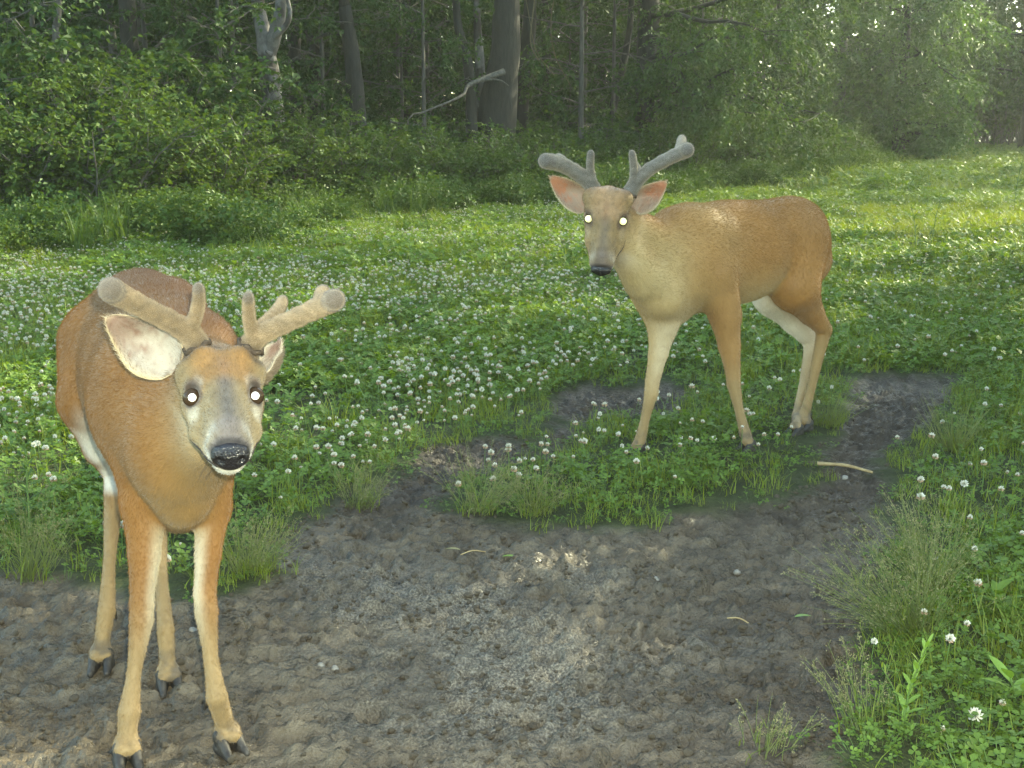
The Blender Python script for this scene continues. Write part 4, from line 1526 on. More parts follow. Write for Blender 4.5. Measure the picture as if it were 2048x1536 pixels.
    paint((0.10, 0.062, 0.040), sstep(0.020, 0.008, np.sqrt((ax_ - 0.046) ** 2 + (y - 0.032) ** 2 + (z - 0.016) ** 2)) * 0.75)
    paint((0.55, 0.52, 0.45), sstep(0.015, 0.006, np.sqrt((ax_ - 0.0355) ** 2 + ((y - 0.002) * 0.5) ** 2 + ((z - 0.030) * 0.7) ** 2)) * 0.85 * ew)
    paint((0.05, 0.034, 0.026), sstep(0.0285, 0.0235, de) * S.get('eye_dark', 1.0))
    paint((0.16, 0.125, 0.078), sstep(0.07, 0.12, y) * sstep(-0.045, -0.02, z) * 0.45)
    paint((0.42, 0.40, 0.35), np.exp(-((y - 0.150) / 0.016) ** 2) * sstep(0.016, 0.028, ax_) * sstep(-0.05, -0.03, z) * 0.55)
    paint((0.070, 0.064, 0.064), np.exp(-((x / 0.023) ** 2)) * sstep(0.006, 0.040, y) * sstep(-0.035, 0.0, z) * S.get('stripe', 0.9))
    paint((0.11, 0.095, 0.085), sstep(0.168, 0.180, y) * sstep(-0.046, -0.038, z))
    paint((0.13, 0.11, 0.10), np.exp(-((x / 0.028) ** 2)) * sstep(0.125, 0.150, y) * sstep(-0.02, 0.0, z) * 0.9)
    paint((0.02, 0.016, 0.016), sstep(0.176, 0.184, y) * sstep(-0.052, -0.044, z))
    paint((0.40, 0.385, 0.34), sstep(-0.048, -0.060, z) * sstep(0.085, 0.125, y))
    paint((0.55, 0.53, 0.48), np.exp(-((y - 0.172) / 0.009) ** 2) * sstep(0.026, 0.034, ax_) * sstep(-0.062, -0.045, z) * sstep(-0.012, -0.03, z) * 0.8)
    paint((0.55, 0.49, 0.36), sstep(-0.068, -0.088, z) * sstep(0.10, 0.06, y) * 0.6)
    for A in S['antlers']:
        da = np.linalg.norm(v - A[0][0][0], axis=1)
        paint((0.055, 0.038, 0.026), np.exp(-((da - 0.036) / 0.007) ** 2) * 0.85)
    cols *= 1 - headw[:, None] * (1 - np.asarray(S.get('face_tone', (1, 1, 1))))
    for c_, r_, colr_, amt in S.get('patches', ()):
        w = (sstep(r_, r_ * 0.4, np.linalg.norm(v - c_, axis=1)) * amt)[:, None]
        cols[:] = cols * (1 - w) + np.asarray(colr_) * w
    # dried mud on the lowest part of the legs
    w = (sstep(0.13, 0.03, v[:, 2] - S['base'][2]) * sstep(0.42, 0.62, fbm(v[:, 0] * 30, v[:, 1] * 30, v[:, 2] * 30, 73, 3)) * 0.75)[:, None]
    cols[:] = cols * (1 - w) + np.array((0.075, 0.060, 0.044)) * w
    # soft mottling of the coat
    n2 = fbm(v[:, 0] * 7, v[:, 1] * 7, v[:, 2] * 7, 5, 3)
    cols *= (0.86 + 0.28 * n2 + 0.18 * (nz1 - 0.5))[:, None]
    n3 = fbm(v[:, 0] * 75, v[:, 1] * 75, v[:, 2] * 75, 6, 2)
    cols *= (1 + headw * 0.55 * (n3 - 0.5))[:, None]
    cols = np.clip(cols, 0.01, 0.9)
    body = obj('body', mesh_np('body', v - base, q, M['coat'], True, None, cols), root)
    hl = hl * (1 - headw) + 0.0055 * headw
    mask = 1.0 - sstep(0.032, 0.026, de) * headw - sstep(0.178, 0.186, y) * headw * (z > -0.05)
    fl2 = flow * (1 - headw[:, None]) + headw[:, None] * (-fy + 0.4 * np.sign(x)[:, None] * fx * sstep(0.02, 0.05, ax_)[:, None])
    fur('fur', v - base, q, nrm, cols, fl2, hl, S['hairs'], M['hair'], body, 21, S['hair_r'], 0.20, var=0.16 + 0.16 * headw, mask=np.clip(mask, 0.0, 1))

    # eyes, each with a pupil that throws the flash straight back
    to_cam = V(0.02, 0.01, CAM_H + 0.035)
    for s in (-1, 1):
        c = H(s * 0.0610, 0.0095, 0.0035)
        u = np.linspace(0, math.pi, 13)[:, None]
        w = np.linspace(0, 2 * math.pi, 20, endpoint=False)[None]
        er = S.get('eye_r', 0.0200)
        sv = c + er * hs * np.stack([np.sin(u) * np.cos(w), np.sin(u) * np.sin(w), np.cos(u) + 0 * w], -1).reshape(-1, 3)
        i = np.arange(13 * 20).reshape(13, 20)
        sq = np.stack([i[:-1], np.roll(i, -1, 1)[:-1], np.roll(i, -1, 1)[1:], i[1:]], -1).reshape(-1, 4)
        eo = obj('eye', mesh_np('eye', sv - base, sq[:, ::-1], M['eye']), root)
        d = unit(to_cam - c)
        a1 = unit(np.cross(d, UP))
        a2 = np.cross(d, a1)
        w = np.linspace(0, 2 * math.pi, 20, endpoint=False)
        pc = c + d * (er + 0.0008) * hs
        pr_ = S['pupil'] * hs
        pv = [pc + d * 0.0012]
        for rho in (0.4, 0.75, 1.0):
            pv += list(pc + d * (0.0012 - 0.17 * pr_ * rho ** 2) + (np.cos(w)[:, None] * a1 + np.sin(w)[:, None] * a2) * pr_ * rho)
        k = np.arange(20)
        kn = (k + 1) % 20
        pf = [np.stack([0 * k, 1 + kn, 1 + k], 1)] + [np.stack([1 + 20 * q + k, 1 + 20 * q + kn, 21 + 20 * q + kn, 21 + 20 * q + k], 1) for q in (0, 1)]
        obj('pupil', mesh_np('pupil', np.array(pv) - base, pf, S['shine'], True), eo)

    # nose pad
    np_ = [Prim(H(0, 0.188, -0.018), axes=R, radii=np.array([0.0305, 0.019, 0.0225]) * hs, k=0.01),
           Prim(H(0, 0.186, -0.040), axes=R, radii=np.array([0.024, 0.017, 0.013]) * hs, k=0.014)]
    for s in (-1, 1):
        np_.append(Prim(H(s * 0.025, 0.184, -0.022), axes=R, radii=np.array([0.011, 0.017, 0.016]) * hs, k=0.01))
        np_.append(Prim(H(s * 0.0215, 0.207, -0.026), axes=R, radii=np.array([0.0075, 0.012, 0.0085]) * hs, k=0.006, cut=True))
    nv_, nq = sdf_mesh(np_, 0.0022)
    obj('nose', mesh_np('nose', relax(nv_, nq, 1) - base, nq, M['nose']), root)
    # dark line of the mouth on both cheeks
    for s in (-1, 1):
        pts = spline([H(s * 0.006, 0.196, -0.050), H(s * 0.030, 0.172, -0.048), H(s * 0.040, 0.130, -0.046), H(s * 0.050, 0.085, -0.046), H(s * 0.056, 0.062, -0.044)], 12)
        near = np.linalg.norm(pts[:, None] - v[None], axis=2).argmin(1)
        pts = v[near] + nrm[near] * 0.0008
        mb = MB()
        mb.add(*tube(pts, np.concatenate([np.linspace(0.0030, 0.0024, 8), np.linspace(0.0018, 0.0005, 4)]) * hs, 5))
        me = mb.mesh('mouth', M['mouth'])
        me.transform(Matrix.Translation(-Vector(base)))
        obj('mouth', me, root)

    wk = np.random.default_rng(12)
    mb = MB()
    for s in (-1, 1):
        for k in range(9):
            p0 = H(s * wk.uniform(0.022, 0.038), wk.uniform(0.14, 0.18), wk.uniform(-0.062, -0.035))
            dv = unit(fx * s * wk.uniform(0.5, 1.0) + fy * wk.uniform(0.1, 0.7) - fz * wk.uniform(0.1, 0.7))
            L = wk.uniform(0.02, 0.05)
            mb.add(*tube([p0, p0 + dv * L * 0.5 - UP * 0.001, p0 + dv * L - UP * 0.006], [0.00045, 0.0003, 0.0001], 3))
    wm = mb.mesh('whiskers', M['mouth'])
    wm.transform(Matrix.Translation(-Vector(base)))
    obj('whiskers', wm, root, kind='stuff')

    # antlers in velvet
    for A in S['antlers']:
        ap = []
        for pts, rad in A:
            p_ = spline(pts, 10)
            rd = np.interp(np.linspace(0, 1, 10), np.linspace(0, 1, len(rad)), rad) * (0.84 if pts is A[0][0] else 0.72) * S.get('antler_r', 1.0)
            for k in range(9):
                ap.append(Prim(p_[k], p_[k + 1], rd[k], rd[k + 1], k=0.006))
        av, aq = sdf_mesh(ap, 0.0034)
        av = relax(av, aq, 2)
        an = smooth_normals(av, aq)
        nn = 0.6 * fbm(av[:, 0] * 18, av[:, 1] * 18, av[:, 2] * 60, 9, 3) + 0.4 * fbm(av[:, 0] * 90, av[:, 1] * 90, av[:, 2] * 90, 19, 2)
        tip = np.min([np.linalg.norm(av - spline(pts, 10)[-1], axis=1) - rad[-1] for pts, rad in A], 0)
        c = np.asarray(S['velvet'])[None] * (0.45 + 1.1 * nn)[:, None]
        t = sstep(0.012, -0.006, tip)[:, None] * 0.75
        c = c * (1 - t) + np.asarray((0.075, 0.068, 0.066)) * t
        foot = sstep(0.030, 0.012, np.linalg.norm(av - A[0][0][0], axis=1) - A[0][1][0] * 0.6)[:, None]
        c = c * (1 - 0.75 * foot) + np.asarray((0.05, 0.035, 0.025)) * 0.75 * foot
        ao = obj('antler', mesh_np('antler', av - base, aq, M['velvet'], True, None, c), root)
        p0, p1 = A[0][0][0], A[0][0][1]
        bd = unit(p1 - p0)
        bc = p0 + bd * 0.022 * hs
        b1 = unit(np.cross(bd, V(0.2, 0.9, 0.1)))
        b2 = np.cross(bd, b1)
        w = np.linspace(0, 2 * math.pi, 25)
        ring = bc + (np.outer(np.cos(w), b1) + np.outer(np.sin(w), b2)) * A[0][1][0] * 0.90 + np.outer(0.003 * np.sin(w * 5), bd)
        mb = MB()
        mb.add(*tube(ring, 0.0052 * hs, 6, lump=0.45, seed=4))
        bm_ = mb.mesh('burr', M['burr'])
        bm_.transform(Matrix.Translation(-Vector(base)))
        obj('burr', bm_, ao)
        fur('fur', av - base, aq, an, np.clip(c * 1.5 + 0.05, 0, 0.6), np.cross(an, V(0.3, 0.5, 0.8)), np.full(len(av), 0.0027), S['velvet_hairs'], M['hair'], ao, 33, S['hair_r'] * 0.6, 0.75)

    # ears
    for e in S['ears']:
        ev, eq, ec, fc, ea = ear_mesh(*e)
        eo = obj('ear', mesh_np('ear', ev - base, eq, M['coat'], True, None, np.clip(ec, 0, 0.9)), root)
        en = smooth_normals(ev, eq)
        fur('fur', ev - base, eq, en, ec, np.broadcast_to(ea, ev.shape), np.full(len(ev), 0.010), S['ear_hairs'], M['hair'], eo, 44, S['hair_r'] * 0.9, 0.35)

    # hooves: two pointed toes, and the dew claws behind
    for foot, fwd, fet in S['feet']:
        fwd = unit(np.array([fwd[0], fwd[1], 0.0]))
        sd = np.cross(fwd, UP)
        hp = []
        for s in (-1, 1):
            a = foot + sd * s * 0.0165 + UP * 0.038 - fwd * 0.006
            b_ = foot + sd * s * 0.0205 + UP * 0.011 + fwd * 0.048
            c_ = foot + sd * s * 0.0170 + UP * 0.014 - fwd * 0.006
            hp += [Prim(a, b_, 0.0185, 0.0085, k=0.004, flat=sd, ratio=0.86), Prim(c_, b_, 0.0185, 0.0095, k=0.004, flat=sd, ratio=0.88)]
        hv, hq = sdf_mesh(hp, 0.003)
        obj('hoof', mesh_np('hoof', relax(hv, hq, 1) - base, hq, M['hoof']), root)
        for s in (-1, 1):
            dp = [Prim(fet - fwd * 0.018 + sd * s * 0.014 - UP * 0.008, fet - fwd * 0.030 + sd * s * 0.018 - UP * 0.034, 0.009, 0.004, k=0.004)]
            hv, hq = sdf_mesh(dp, 0.003)
            obj('dewclaw', mesh_np('dewclaw', hv - base, hq, M['hoof']), root)
    return root


def leg(pts, rads, k, outer, inner=None, indir=None, lower=None, n_in=9, hair=0.007):
    """chain of tapered capsules down a leg"""
    out = []
    n = len(pts) - 1
    for i in range(n):
        c = outer if (lower is None or i < n - lower[1]) else lower[0]
        out.append(Prim(pts[i], pts[i + 1], rads[i], rads[i + 1], k=k[i] if isinstance(k, (list, tuple)) else k, col=c, inner=inner if i < n_in else None, indir=indir, hair=hair if i > 0 else 0.010))
    return out


def ortho(a, b_):
    """second axis made square to the first"""
    return unit(b_ - a * np.dot(a, b_))


def toes(foot, fwd, ang=0.0):
    return foot


# ---- the near deer, facing the camera
if True:
    bf = unit(V(0.36, -0.93, 0))                   # where the body points
    bl = V(-bf[1], bf[0], 0) * -1                  # towards the deer's own right (left in the picture)
    bl = unit(V(-0.93, -0.36, 0))
    up = UP
    O = P(447, 792, 2.40)
    fy = unit(P(462, 897, 2.216) - O)
    fx = ortho(fy, unit(P(512, 793, 2.412) - P(380, 790, 2.388)))
    fz = np.cross(fy, fx)
    Q1 = {}

    def gp(px, py, Y):
        p = P(px, py, Y)
        return p
    # feet on the ground
    def foot_at(px, py):
        g = G(px, py)
        g[2] = tz(g[0], g[1]) - 0.008
        return g
    fFR, fFL, fHR, fHL = foot_at(255, 1503), foot_at(456, 1470), foot_at(201, 1300), foot_at(337, 1338)
    chest = P(352, 905, 2.70)
    body = []
    MID = 0.0
    belly = WHITE
    dn = V(0, 0, -1)
    # trunk: chest, ribs, loin, haunch (elliptic capsules along the spine)
    c0, c1, c2, c3 = P(352, 885, 2.66), P(318, 800, 2.86), P(288, 752, 3.10), P(255, 705, 3.34)
    body += [Prim(c0, c1, 0.158, 0.195, flat=bl, ratio=0.72, k=0.035, col=RUF, inner=TAN, indir=dn, flow=unit(-bf - UP * 0.5)),
             Prim(c1, c2, 0.200, 0.185, flat=bl, ratio=0.80, k=0.05, col=RUF, inner=PALE, indir=dn, flow=unit(-bf - UP * 0.5)),
             Prim(c2, c3, 0.180, 0.180, flat=bl, ratio=0.80, k=0.05, col=RUF, inner=belly, indir=dn, flow=unit(-bf - UP * 0.6))]
    # back line, darker
    body += [Prim(P(395, 690, 2.80), P(330, 640, 3.05), 0.075, 0.07, k=0.09, col=RUFD, flow=-bf),
             Prim(P(330, 635, 3.05), P(288, 610, 3.36), 0.08, 0.095, k=0.09, col=RUFD, flow=-bf)]
    # neck, low and forward, deep from crest to throat
    nk0, nk1 = P(352, 850, 2.74), P(428, 800, 2.50)
    body += [Prim(nk0, nk1, 0.150, 0.085, flat=bl, ratio=0.74, k=0.035, col=RUF, inner=TAN, indir=unit(V(0.2, -0.8, -0.5)), flow=unit(nk0 - nk1)),
             Prim(P(370, 930, 2.64), P(424, 885, 2.48), 0.078, 0.056, k=0.045, col=TAN, flow=unit(nk0 - nk1)),
             Prim(P(400, 715, 2.80), P(432, 745, 2.52), 0.06, 0.055, k=0.07, col=RUF, flow=unit(nk0 - nk1))]
    # brisket
    body += [Prim(P(370, 1005, 2.63), P(358, 1022, 2.80), 0.058, 0.050, k=0.03, col=TAN)]
    # fore legs
    i_fr, i_fl = -bl, bl
    sh = [P(284, 835, 2.80), P(290, 1005, 2.70), P(288, 1110, 2.655), P(284, 1205, 2.61), P(283, 1240, 2.595), P(268, 1345, 2.55), P(258, 1425, 2.505), fFR + UP * 0.045 - bf * 0.02]
    body += leg(sh, [0.088, 0.050, 0.033, 0.0262, 0.0255, 0.0145, 0.0232, 0.0190], [0.026, 0.016, 0.010, 0.006, 0.006, 0.006, 0.006], RUF, (0.46, 0.39, 0.27), i_fr, (PALE, 3), 4)
    sh2 = [P(412, 880, 2.74), P(424, 1015, 2.70), P(417, 1110, 2.645), P(410, 1185, 2.60), P(413, 1225, 2.58), P(422, 1320, 2.545), P(434, 1395, 2.51), fFL + UP * 0.045 - bf * 0.02]
    body += leg(sh2, [0.072, 0.042, 0.029, 0.0245, 0.0235, 0.0150, 0.0222, 0.0190], [0.026, 0.016, 0.010, 0.006, 0.006, 0.006, 0.006], RUF, (0.46, 0.39, 0.27), i_fl, (PALE, 3), 4)
    # hind legs: haunch, thigh, hock set back, cannon, pastern
    hh = [P(208, 690, 3.34), P(186, 800, 3.22), P(205, 895, 3.28), P(232, 945, 3.33), P(228, 985, 3.29), P(219, 1120, 3.14), P(213, 1222, 3.045), fHR + UP * 0.045 - bf * 0.02]
    body += leg(hh, [0.122, 0.082, 0.048, 0.032, 0.026, 0.0155, 0.0215, 0.0190], [0.035, 0.025, 0.015, 0.008, 0.006, 0.006, 0.006], RUF, WHITE, unit(-bl + bf * 0.9 - UP * 0.3), (PALE, 3), 3)
    hh2 = [P(300, 700, 3.32), P(322, 830, 3.16), P(322, 930, 3.20), P(312, 1000, 3.22), P(314, 1040, 3.18), P(322, 1150, 3.04), P(331, 1258, 2.925), fHL + UP * 0.045 - bf * 0.02]
    body += leg(hh2, [0.130, 0.080, 0.048, 0.033, 0.026, 0.0155, 0.0200, 0.0195], [0.035, 0.025, 0.015, 0.008, 0.006, 0.006, 0.006], RUF, (0.66, 0.60, 0.48), unit(bl + bf * 0.4 - UP * 0.3), (PALE, 3), 3)
    # pasterns to the toes
    for f_, l_ in ((fFR, sh), (fFL, sh2), (fHR, hh), (fHL, hh2)):
        for s in (-1, 1):
            sdv = np.cross(bf, UP) * s * 0.013
            body.append(Prim(l_[-1] + sdv, f_ + UP * 0.040 + bf * 0.008 + sdv, 0.0165, 0.0165, k=0.008, col=PALE, hair=0.006))
    # tail
    body += [Prim(P(262, 600, 3.52), P(262, 700, 3.60), 0.035, 0.02, k=0.03, col=RUFD)]
    ant_r = [  # the deer's right antler (left in the picture)
        ([P(404, 712, 2.46), P(385, 672, 2.455), P(345, 645, 2.43), P(285, 614, 2.38), P(240, 590, 2.33), P(222, 580, 2.29)], [0.029, 0.026, 0.0235, 0.0225, 0.0235, 0.0265]),
        ([P(375, 668, 2.45), P(392, 630, 2.43), P(398, 598, 2.41), P(397, 574, 2.39)], [0.020, 0.0165, 0.0145, 0.0125])]
    ant_l = [
        ([P(492, 712, 2.48), P(511, 676, 2.48), P(552, 655, 2.45), P(610, 628, 2.40), P(648, 609, 2.35), P(669, 600, 2.30)], [0.029, 0.0245, 0.0215, 0.0205, 0.0215, 0.0235]),
        ([P(508, 675, 2.47), P(499, 640, 2.45), P(497, 612, 2.43), P(497, 592, 2.41)], [0.020, 0.0155, 0.0140, 0.0125]),
        ([P(520, 655, 2.49), P(546, 632, 2.55), P(561, 612, 2.60), P(566, 598, 2.63)], [0.017, 0.017, 0.015, 0.012]),
        ([P(640, 618, 2.36), P(643, 598, 2.43), P(646, 583, 2.49)], [0.019, 0.018, 0.0185])]
    EIN = ((0.36, 0.325, 0.28), (0.21, 0.135, 0.105))
    ears = [(P(352, 738, 2.475), P(213, 632, 2.46), V(0.35, 0, 0.9), 0.058, 0.030, V(0.35, -1, 0.05), 0.012, EIN, (0.50, 0.40, 0.25), (0.16, 0.12, 0.08), 3),
            (P(515, 742, 2.50), P(563, 684, 2.60), V(-0.6, 0.70, 0.2), 0.023, 0.024, V(0.97, -0.10, 0.1), 0.012, EIN, (0.55, 0.48, 0.36), (0.16, 0.12, 0.08), 4)]
    base1 = (c1[0], c1[1], tz(c1[0], c1[1]))
    feet = [(fFR, bf, sh[-2]), (fFL, bf + V(0.35, 0, 0), sh2[-2]), (fHR, bf + V(-0.2, 0, 0), hh[-2]), (fHL, bf, hh2[-2])]
    build_deer(dict(label='near deer facing the camera on the mud with head lowered and velvet antlers', base=base1, patches=[(P(196, 905, 3.20), 0.085, WHITE, 0.9), (P(228, 955, 3.28), 0.06, WHITE, 0.8), (P(170, 850, 3.20), 0.05, WHITE, 0.6)], head=(O, fx, fy, fz), hs=1.0, body=body, h=0.0062, hairs=230000, hair_r=0.00030, eye_r=0.0185, stripe=0.8, crown=(0.200, 0.105, 0.036), velvet=(0.165, 0.120, 0.072),
                    pupil=0.0078, shine=tapetum('pale_eyeshine', (1.0, 0.98, 0.94), 0.60), antlers=[ant_r, ant_l], velvet_hairs=42000, ears=ears, ear_hairs=5000, feet=feet))

    # ---- the far deer, side on with its head turned to the camera
    bf = unit(V(-0.80, -0.60, 0))
    rt = unit(V(-0.60, 0.80, 0)) * -1            # towards the deer's own left, the side one sees
    rt = unit(V(-0.60, 0.80, 0))
    nr = unit(V(0.60, -0.80, 0))
    O = P(1212, 436, 4.66)
    fy = unit(P(1204, 518, 4.585) - O)
    fx = ortho(fy, unit(P(1246, 433, 4.655) - P(1177, 432, 4.665)))
    fz = np.cross(fy, fx)
    fRF, fLF, fH1, fH2 = foot_at(1276, 912), foot_at(1496, 902), foot_at(1592, 866), foot_at(1612, 858)
    R2, T2 = (0.232, 0.113, 0.032), (0.305, 0.214, 0.096)
    c0, c1, c2, c3 = P(1330, 545, 4.92), P(1385, 520, 5.03), P(1480, 508, 5.23), P(1575, 498, 5.46)
    body = [Prim(c0, c1, 0.162, 0.198, flat=nr, ratio=0.72, k=0.04, col=T2, inner=TAN, indir=dn, flow=unit(-bf - UP * 0.6)),
            Prim(c1, c2, 0.208, 0.196, flat=nr, ratio=0.80, k=0.05, col=R2, inner=T2, indir=dn, flow=unit(-bf - UP * 0.4)),
            Prim(c2, c3, 0.192, 0.184, flat=nr, ratio=0.80, k=0.05, col=R2, inner=T2, indir=dn, flow=unit(-bf - UP * 0.5)),
            Prim(P(1345, 462, 4.98), P(1440, 462, 5.20), 0.075, 0.08, k=0.09, col=RUF, flow=-bf),
            Prim(P(1440, 460, 5.20), P(1570, 448, 5.46), 0.085, 0.100, k=0.09, col=RUF, flow=-bf),
            Prim(P(1590, 470, 5.48), P(1615, 520, 5.50), 0.14, 0.10, k=0.06, col=R2, flow=-UP)]
    nk0, nk1 = P(1312, 505, 4.90), P(1238, 450, 4.74)
    body += [Prim(nk0, nk1, 0.126, 0.078, flat=nr, ratio=0.78, k=0.045, col=R2, inner=T2, indir=unit(V(0.1, -0.8, -0.5)), flow=unit(nk0 - nk1)),
             Prim(P(1290, 560, 4.80), P(1240, 490, 4.71), 0.080, 0.056, k=0.05, col=(0.335, 0.25, 0.122), flow=unit(nk0 - nk1)),
             Prim(P(1325, 600, 4.84), P(1350, 622, 4.95), 0.075, 0.055, k=0.06, col=T2)]
    # fore legs
    a = [P(1300, 560, 4.90), P(1325, 650, 4.90), P(1317, 705, 4.90), P(1305, 762, 4.91), P(1303, 785, 4.91), P(1291, 835, 4.905), P(1280, 882, 4.895), fRF + UP * 0.045]
    body += leg(a, [0.095, 0.060, 0.041, 0.0285, 0.0275, 0.0180, 0.0235, 0.020], [0.030, 0.018, 0.010, 0.006, 0.006, 0.006, 0.006], (0.34, 0.235, 0.112), (0.42, 0.335, 0.215), unit(V(0.5, -0.8, 0)), (PALE, 3), 3)
    b2 = [P(1425, 545, 4.98), P(1450, 630, 5.01), P(1459, 690, 5.02), P(1466, 745, 5.02), P(1467, 768, 5.02), P(1478, 820, 5.01), P(1490, 866, 5.00), fLF + UP * 0.045]
    body += leg(b2, [0.100, 0.064, 0.044, 0.030, 0.028, 0.0182, 0.0235, 0.020], [0.022, 0.018, 0.010, 0.006, 0.006, 0.006, 0.006], (0.27, 0.148, 0.054), None, None, (PALE, 4))
    # hind legs
    hn = [P(1590, 490, 5.40), P(1590, 575, 5.32), P(1622, 625, 5.42), P(1648, 660, 5.47), P(1643, 684, 5.46), P(1624, 770, 5.41), P(1610, 826, 5.38), fH2 + UP * 0.045]
    body += leg(hn, [0.15, 0.10, 0.052, 0.034, 0.028, 0.0185, 0.0225, 0.021], [0.035, 0.030, 0.018, 0.008, 0.006, 0.006, 0.006], R2, None, None, (TAN, 4))
    hf = [P(1570, 500, 5.52), P(1548, 588, 5.52), P(1590, 640, 5.57), P(1622, 682, 5.60), P(1620, 705, 5.58), P(1605, 775, 5.48), P(1594, 832, 5.40), fH1 + UP * 0.045]
    body += leg(hf, [0.14, 0.095, 0.060, 0.036, 0.028, 0.0185, 0.0225, 0.021], [0.035, 0.030, 0.018, 0.008, 0.006, 0.006, 0.006], (0.50, 0.455, 0.375), None, None, ((0.31, 0.235, 0.135), 4))
    for f_, l_ in ((fRF, a), (fLF, b2), (fH1, hf), (fH2, hn)):
        for s in (-1, 1):
            sdv = np.cross(bf, UP) * s * 0.013
            body.append(Prim(l_[-1] + sdv, f_ + UP * 0.040 + bf * 0.008 + sdv, 0.0165, 0.0165, k=0.008, col=PALE, hair=0.006))
    body += [Prim(P(1628, 470, 5.64), P(1632, 545, 5.68), 0.035, 0.022, k=0.03, col=RUFD)]
    ar = [([P(1195, 398, 4.72), P(1184, 372, 4.72), P(1155, 346, 4.70), P(1120, 328, 4.66), P(1092, 322, 4.62)], [0.030, 0.027, 0.027, 0.027, 0.029]),
          ([P(1188, 372, 4.71), P(1181, 340, 4.69), P(1181, 318, 4.67), P(1182, 306, 4.66)], [0.018, 0.0165, 0.015, 0.0135]),
          ([P(1140, 338, 4.70), P(1126, 322, 4.76), P(1116, 314, 4.80)], [0.020, 0.018, 0.016])]
    al = [([P(1252, 398, 4.72), P(1266, 374, 4.72), P(1290, 345, 4.70), P(1335, 318, 4.66), P(1368, 303, 4.62), P(1374, 300, 4.60)], [0.030, 0.027, 0.024, 0.024, 0.026, 0.027]),
          ([P(1266, 372, 4.71), P(1268, 340, 4.69), P(1266, 318, 4.67), P(1264, 306, 4.66)], [0.018, 0.0165, 0.015, 0.0135]),
          ([P(1276, 365, 4.72), P(1276, 345, 4.76), P(1272, 330, 4.79)], [0.017, 0.016, 0.014]),
          ([P(1356, 308, 4.66), P(1362, 290, 4.72), P(1364, 278, 4.77)], [0.021, 0.020, 0.019])]
    EIN = ((0.30, 0.22, 0.17), (0.38, 0.17, 0.10))
    ears = [(P(1176, 418, 4.74), P(1099, 352, 4.73), V(0.35, 0, 0.9), 0.050, 0.026, V(-0.2, -1, 0.05), 0.012, EIN, (0.42, 0.36, 0.25), (0.15, 0.115, 0.08), 5),
            (P(1266, 420, 4.74), P(1333, 363, 4.73), V(-0.35, 0, 0.9), 0.048, 0.026, V(0.2, -1, 0.05), 0.012, EIN, (0.42, 0.36, 0.25), (0.15, 0.115, 0.08), 6)]
    feet = [(fRF, bf, a[-2]), (fLF, bf, b2[-2]), (fH1, bf, hf[-2]), (fH2, bf, hn[-2])]
    base2 = (c1[0], c1[1], tz(c1[0], c1[1]))
    build_deer(dict(label='farther deer standing side on in the clover with its head turned to the camera', base=base2, head=(O, fx, fy, fz), hs=1.06, eye_r=0.0165, eye_dark=0.4, antler_r=1.16, velvet=(0.105, 0.098, 0.090), eye_white=0.35, stripe=0.6, face_tone=(0.95, 0.86, 0.76), body=body, h=0.0068, hairs=170000, hair_r=0.00042, crown=(0.24, 0.165, 0.10),
                    pupil=0.0125, shine=tapetum('yellow_eyeshine', (1.0, 0.93, 0.50), 0.58), antlers=[ar, al], velvet_hairs=20000, ears=ears, ear_hairs=3500, feet=feet))


# ------------------------------------------------------------------ small things on and beside the mud
def ground_at(px, py):
    g = G(px, py)
    return g[0], g[1], tz(g[0], g[1])


def lump(seed, rx, ry, rz, n=7, rough=0.35):
    u = np.linspace(0, math.pi, n)[:, None]
    w = np.linspace(0, 2 * math.pi, n + 3, endpoint=False)[None]
    d = np.stack([np.sin(u) * np.cos(w), np.sin(u) * np.sin(w), np.cos(u) + 0 * w], -1)
    k = 1 + rough * 2 * (fbm(d[..., 0] * 1.3 + seed, d[..., 1] * 1.3, d[..., 2] * 1.3 + 5, seed, 3) - 0.5)
    v = (d * k[..., None] * np.array([rx, ry, rz])).reshape(-1, 3)
    i = np.arange(n * (n + 3)).reshape(n, n + 3)
    q = np.stack([i[:-1], i[1:], np.roll(i, -1, 1)[1:], np.roll(i, -1, 1)[:-1]], -1).reshape(-1, 4)
    return v, q


M['clod'] = plain('mud_clod', (0.045, 0.035, 0.024), 0.75, 0.25, (45, (0.115, 0.093, 0.064), 0.6))
cm = []
for k in range(6):
    v, q = lump(40 + k, 1, 0.8 + 0.1 * (k % 3), 0.55, 7, 0.55)
    cm.append(mesh_np('clod', v, q, M['clod']))
r = np.random.default_rng(900)
x = r.uniform(-2.2, 1.7, 26000)
y = r.uniform(2.1, 5.2, 26000)
d = mud_sd(x, y)
cl_d = sstep(0.42, 0.62, fbm(x * 2.6, y * 2.6, seed=91, octaves=3))
keep = (d < 0.04) & (r.uniform(0, 1, len(x)) < 0.05 + 0.55 * cl_d)
x, y = x[keep], y[keep]
sc = 0.0032 + 0.015 * r.beta(1.0, 4.5, len(x))
scatter('mud_clods', 'dark crumbs and clods of trampled mud', 'mud clods', np.stack([x, y, terrain(x, y) + sc * 0.1], 1), np.stack([r.normal(0, 0.4, len(x)), r.normal(0, 0.4, len(x)), r.uniform(0, 6.28, len(x))], 1), sc, r.integers(0, 6, len(x)), tuft_coll('clod_shapes', cm))

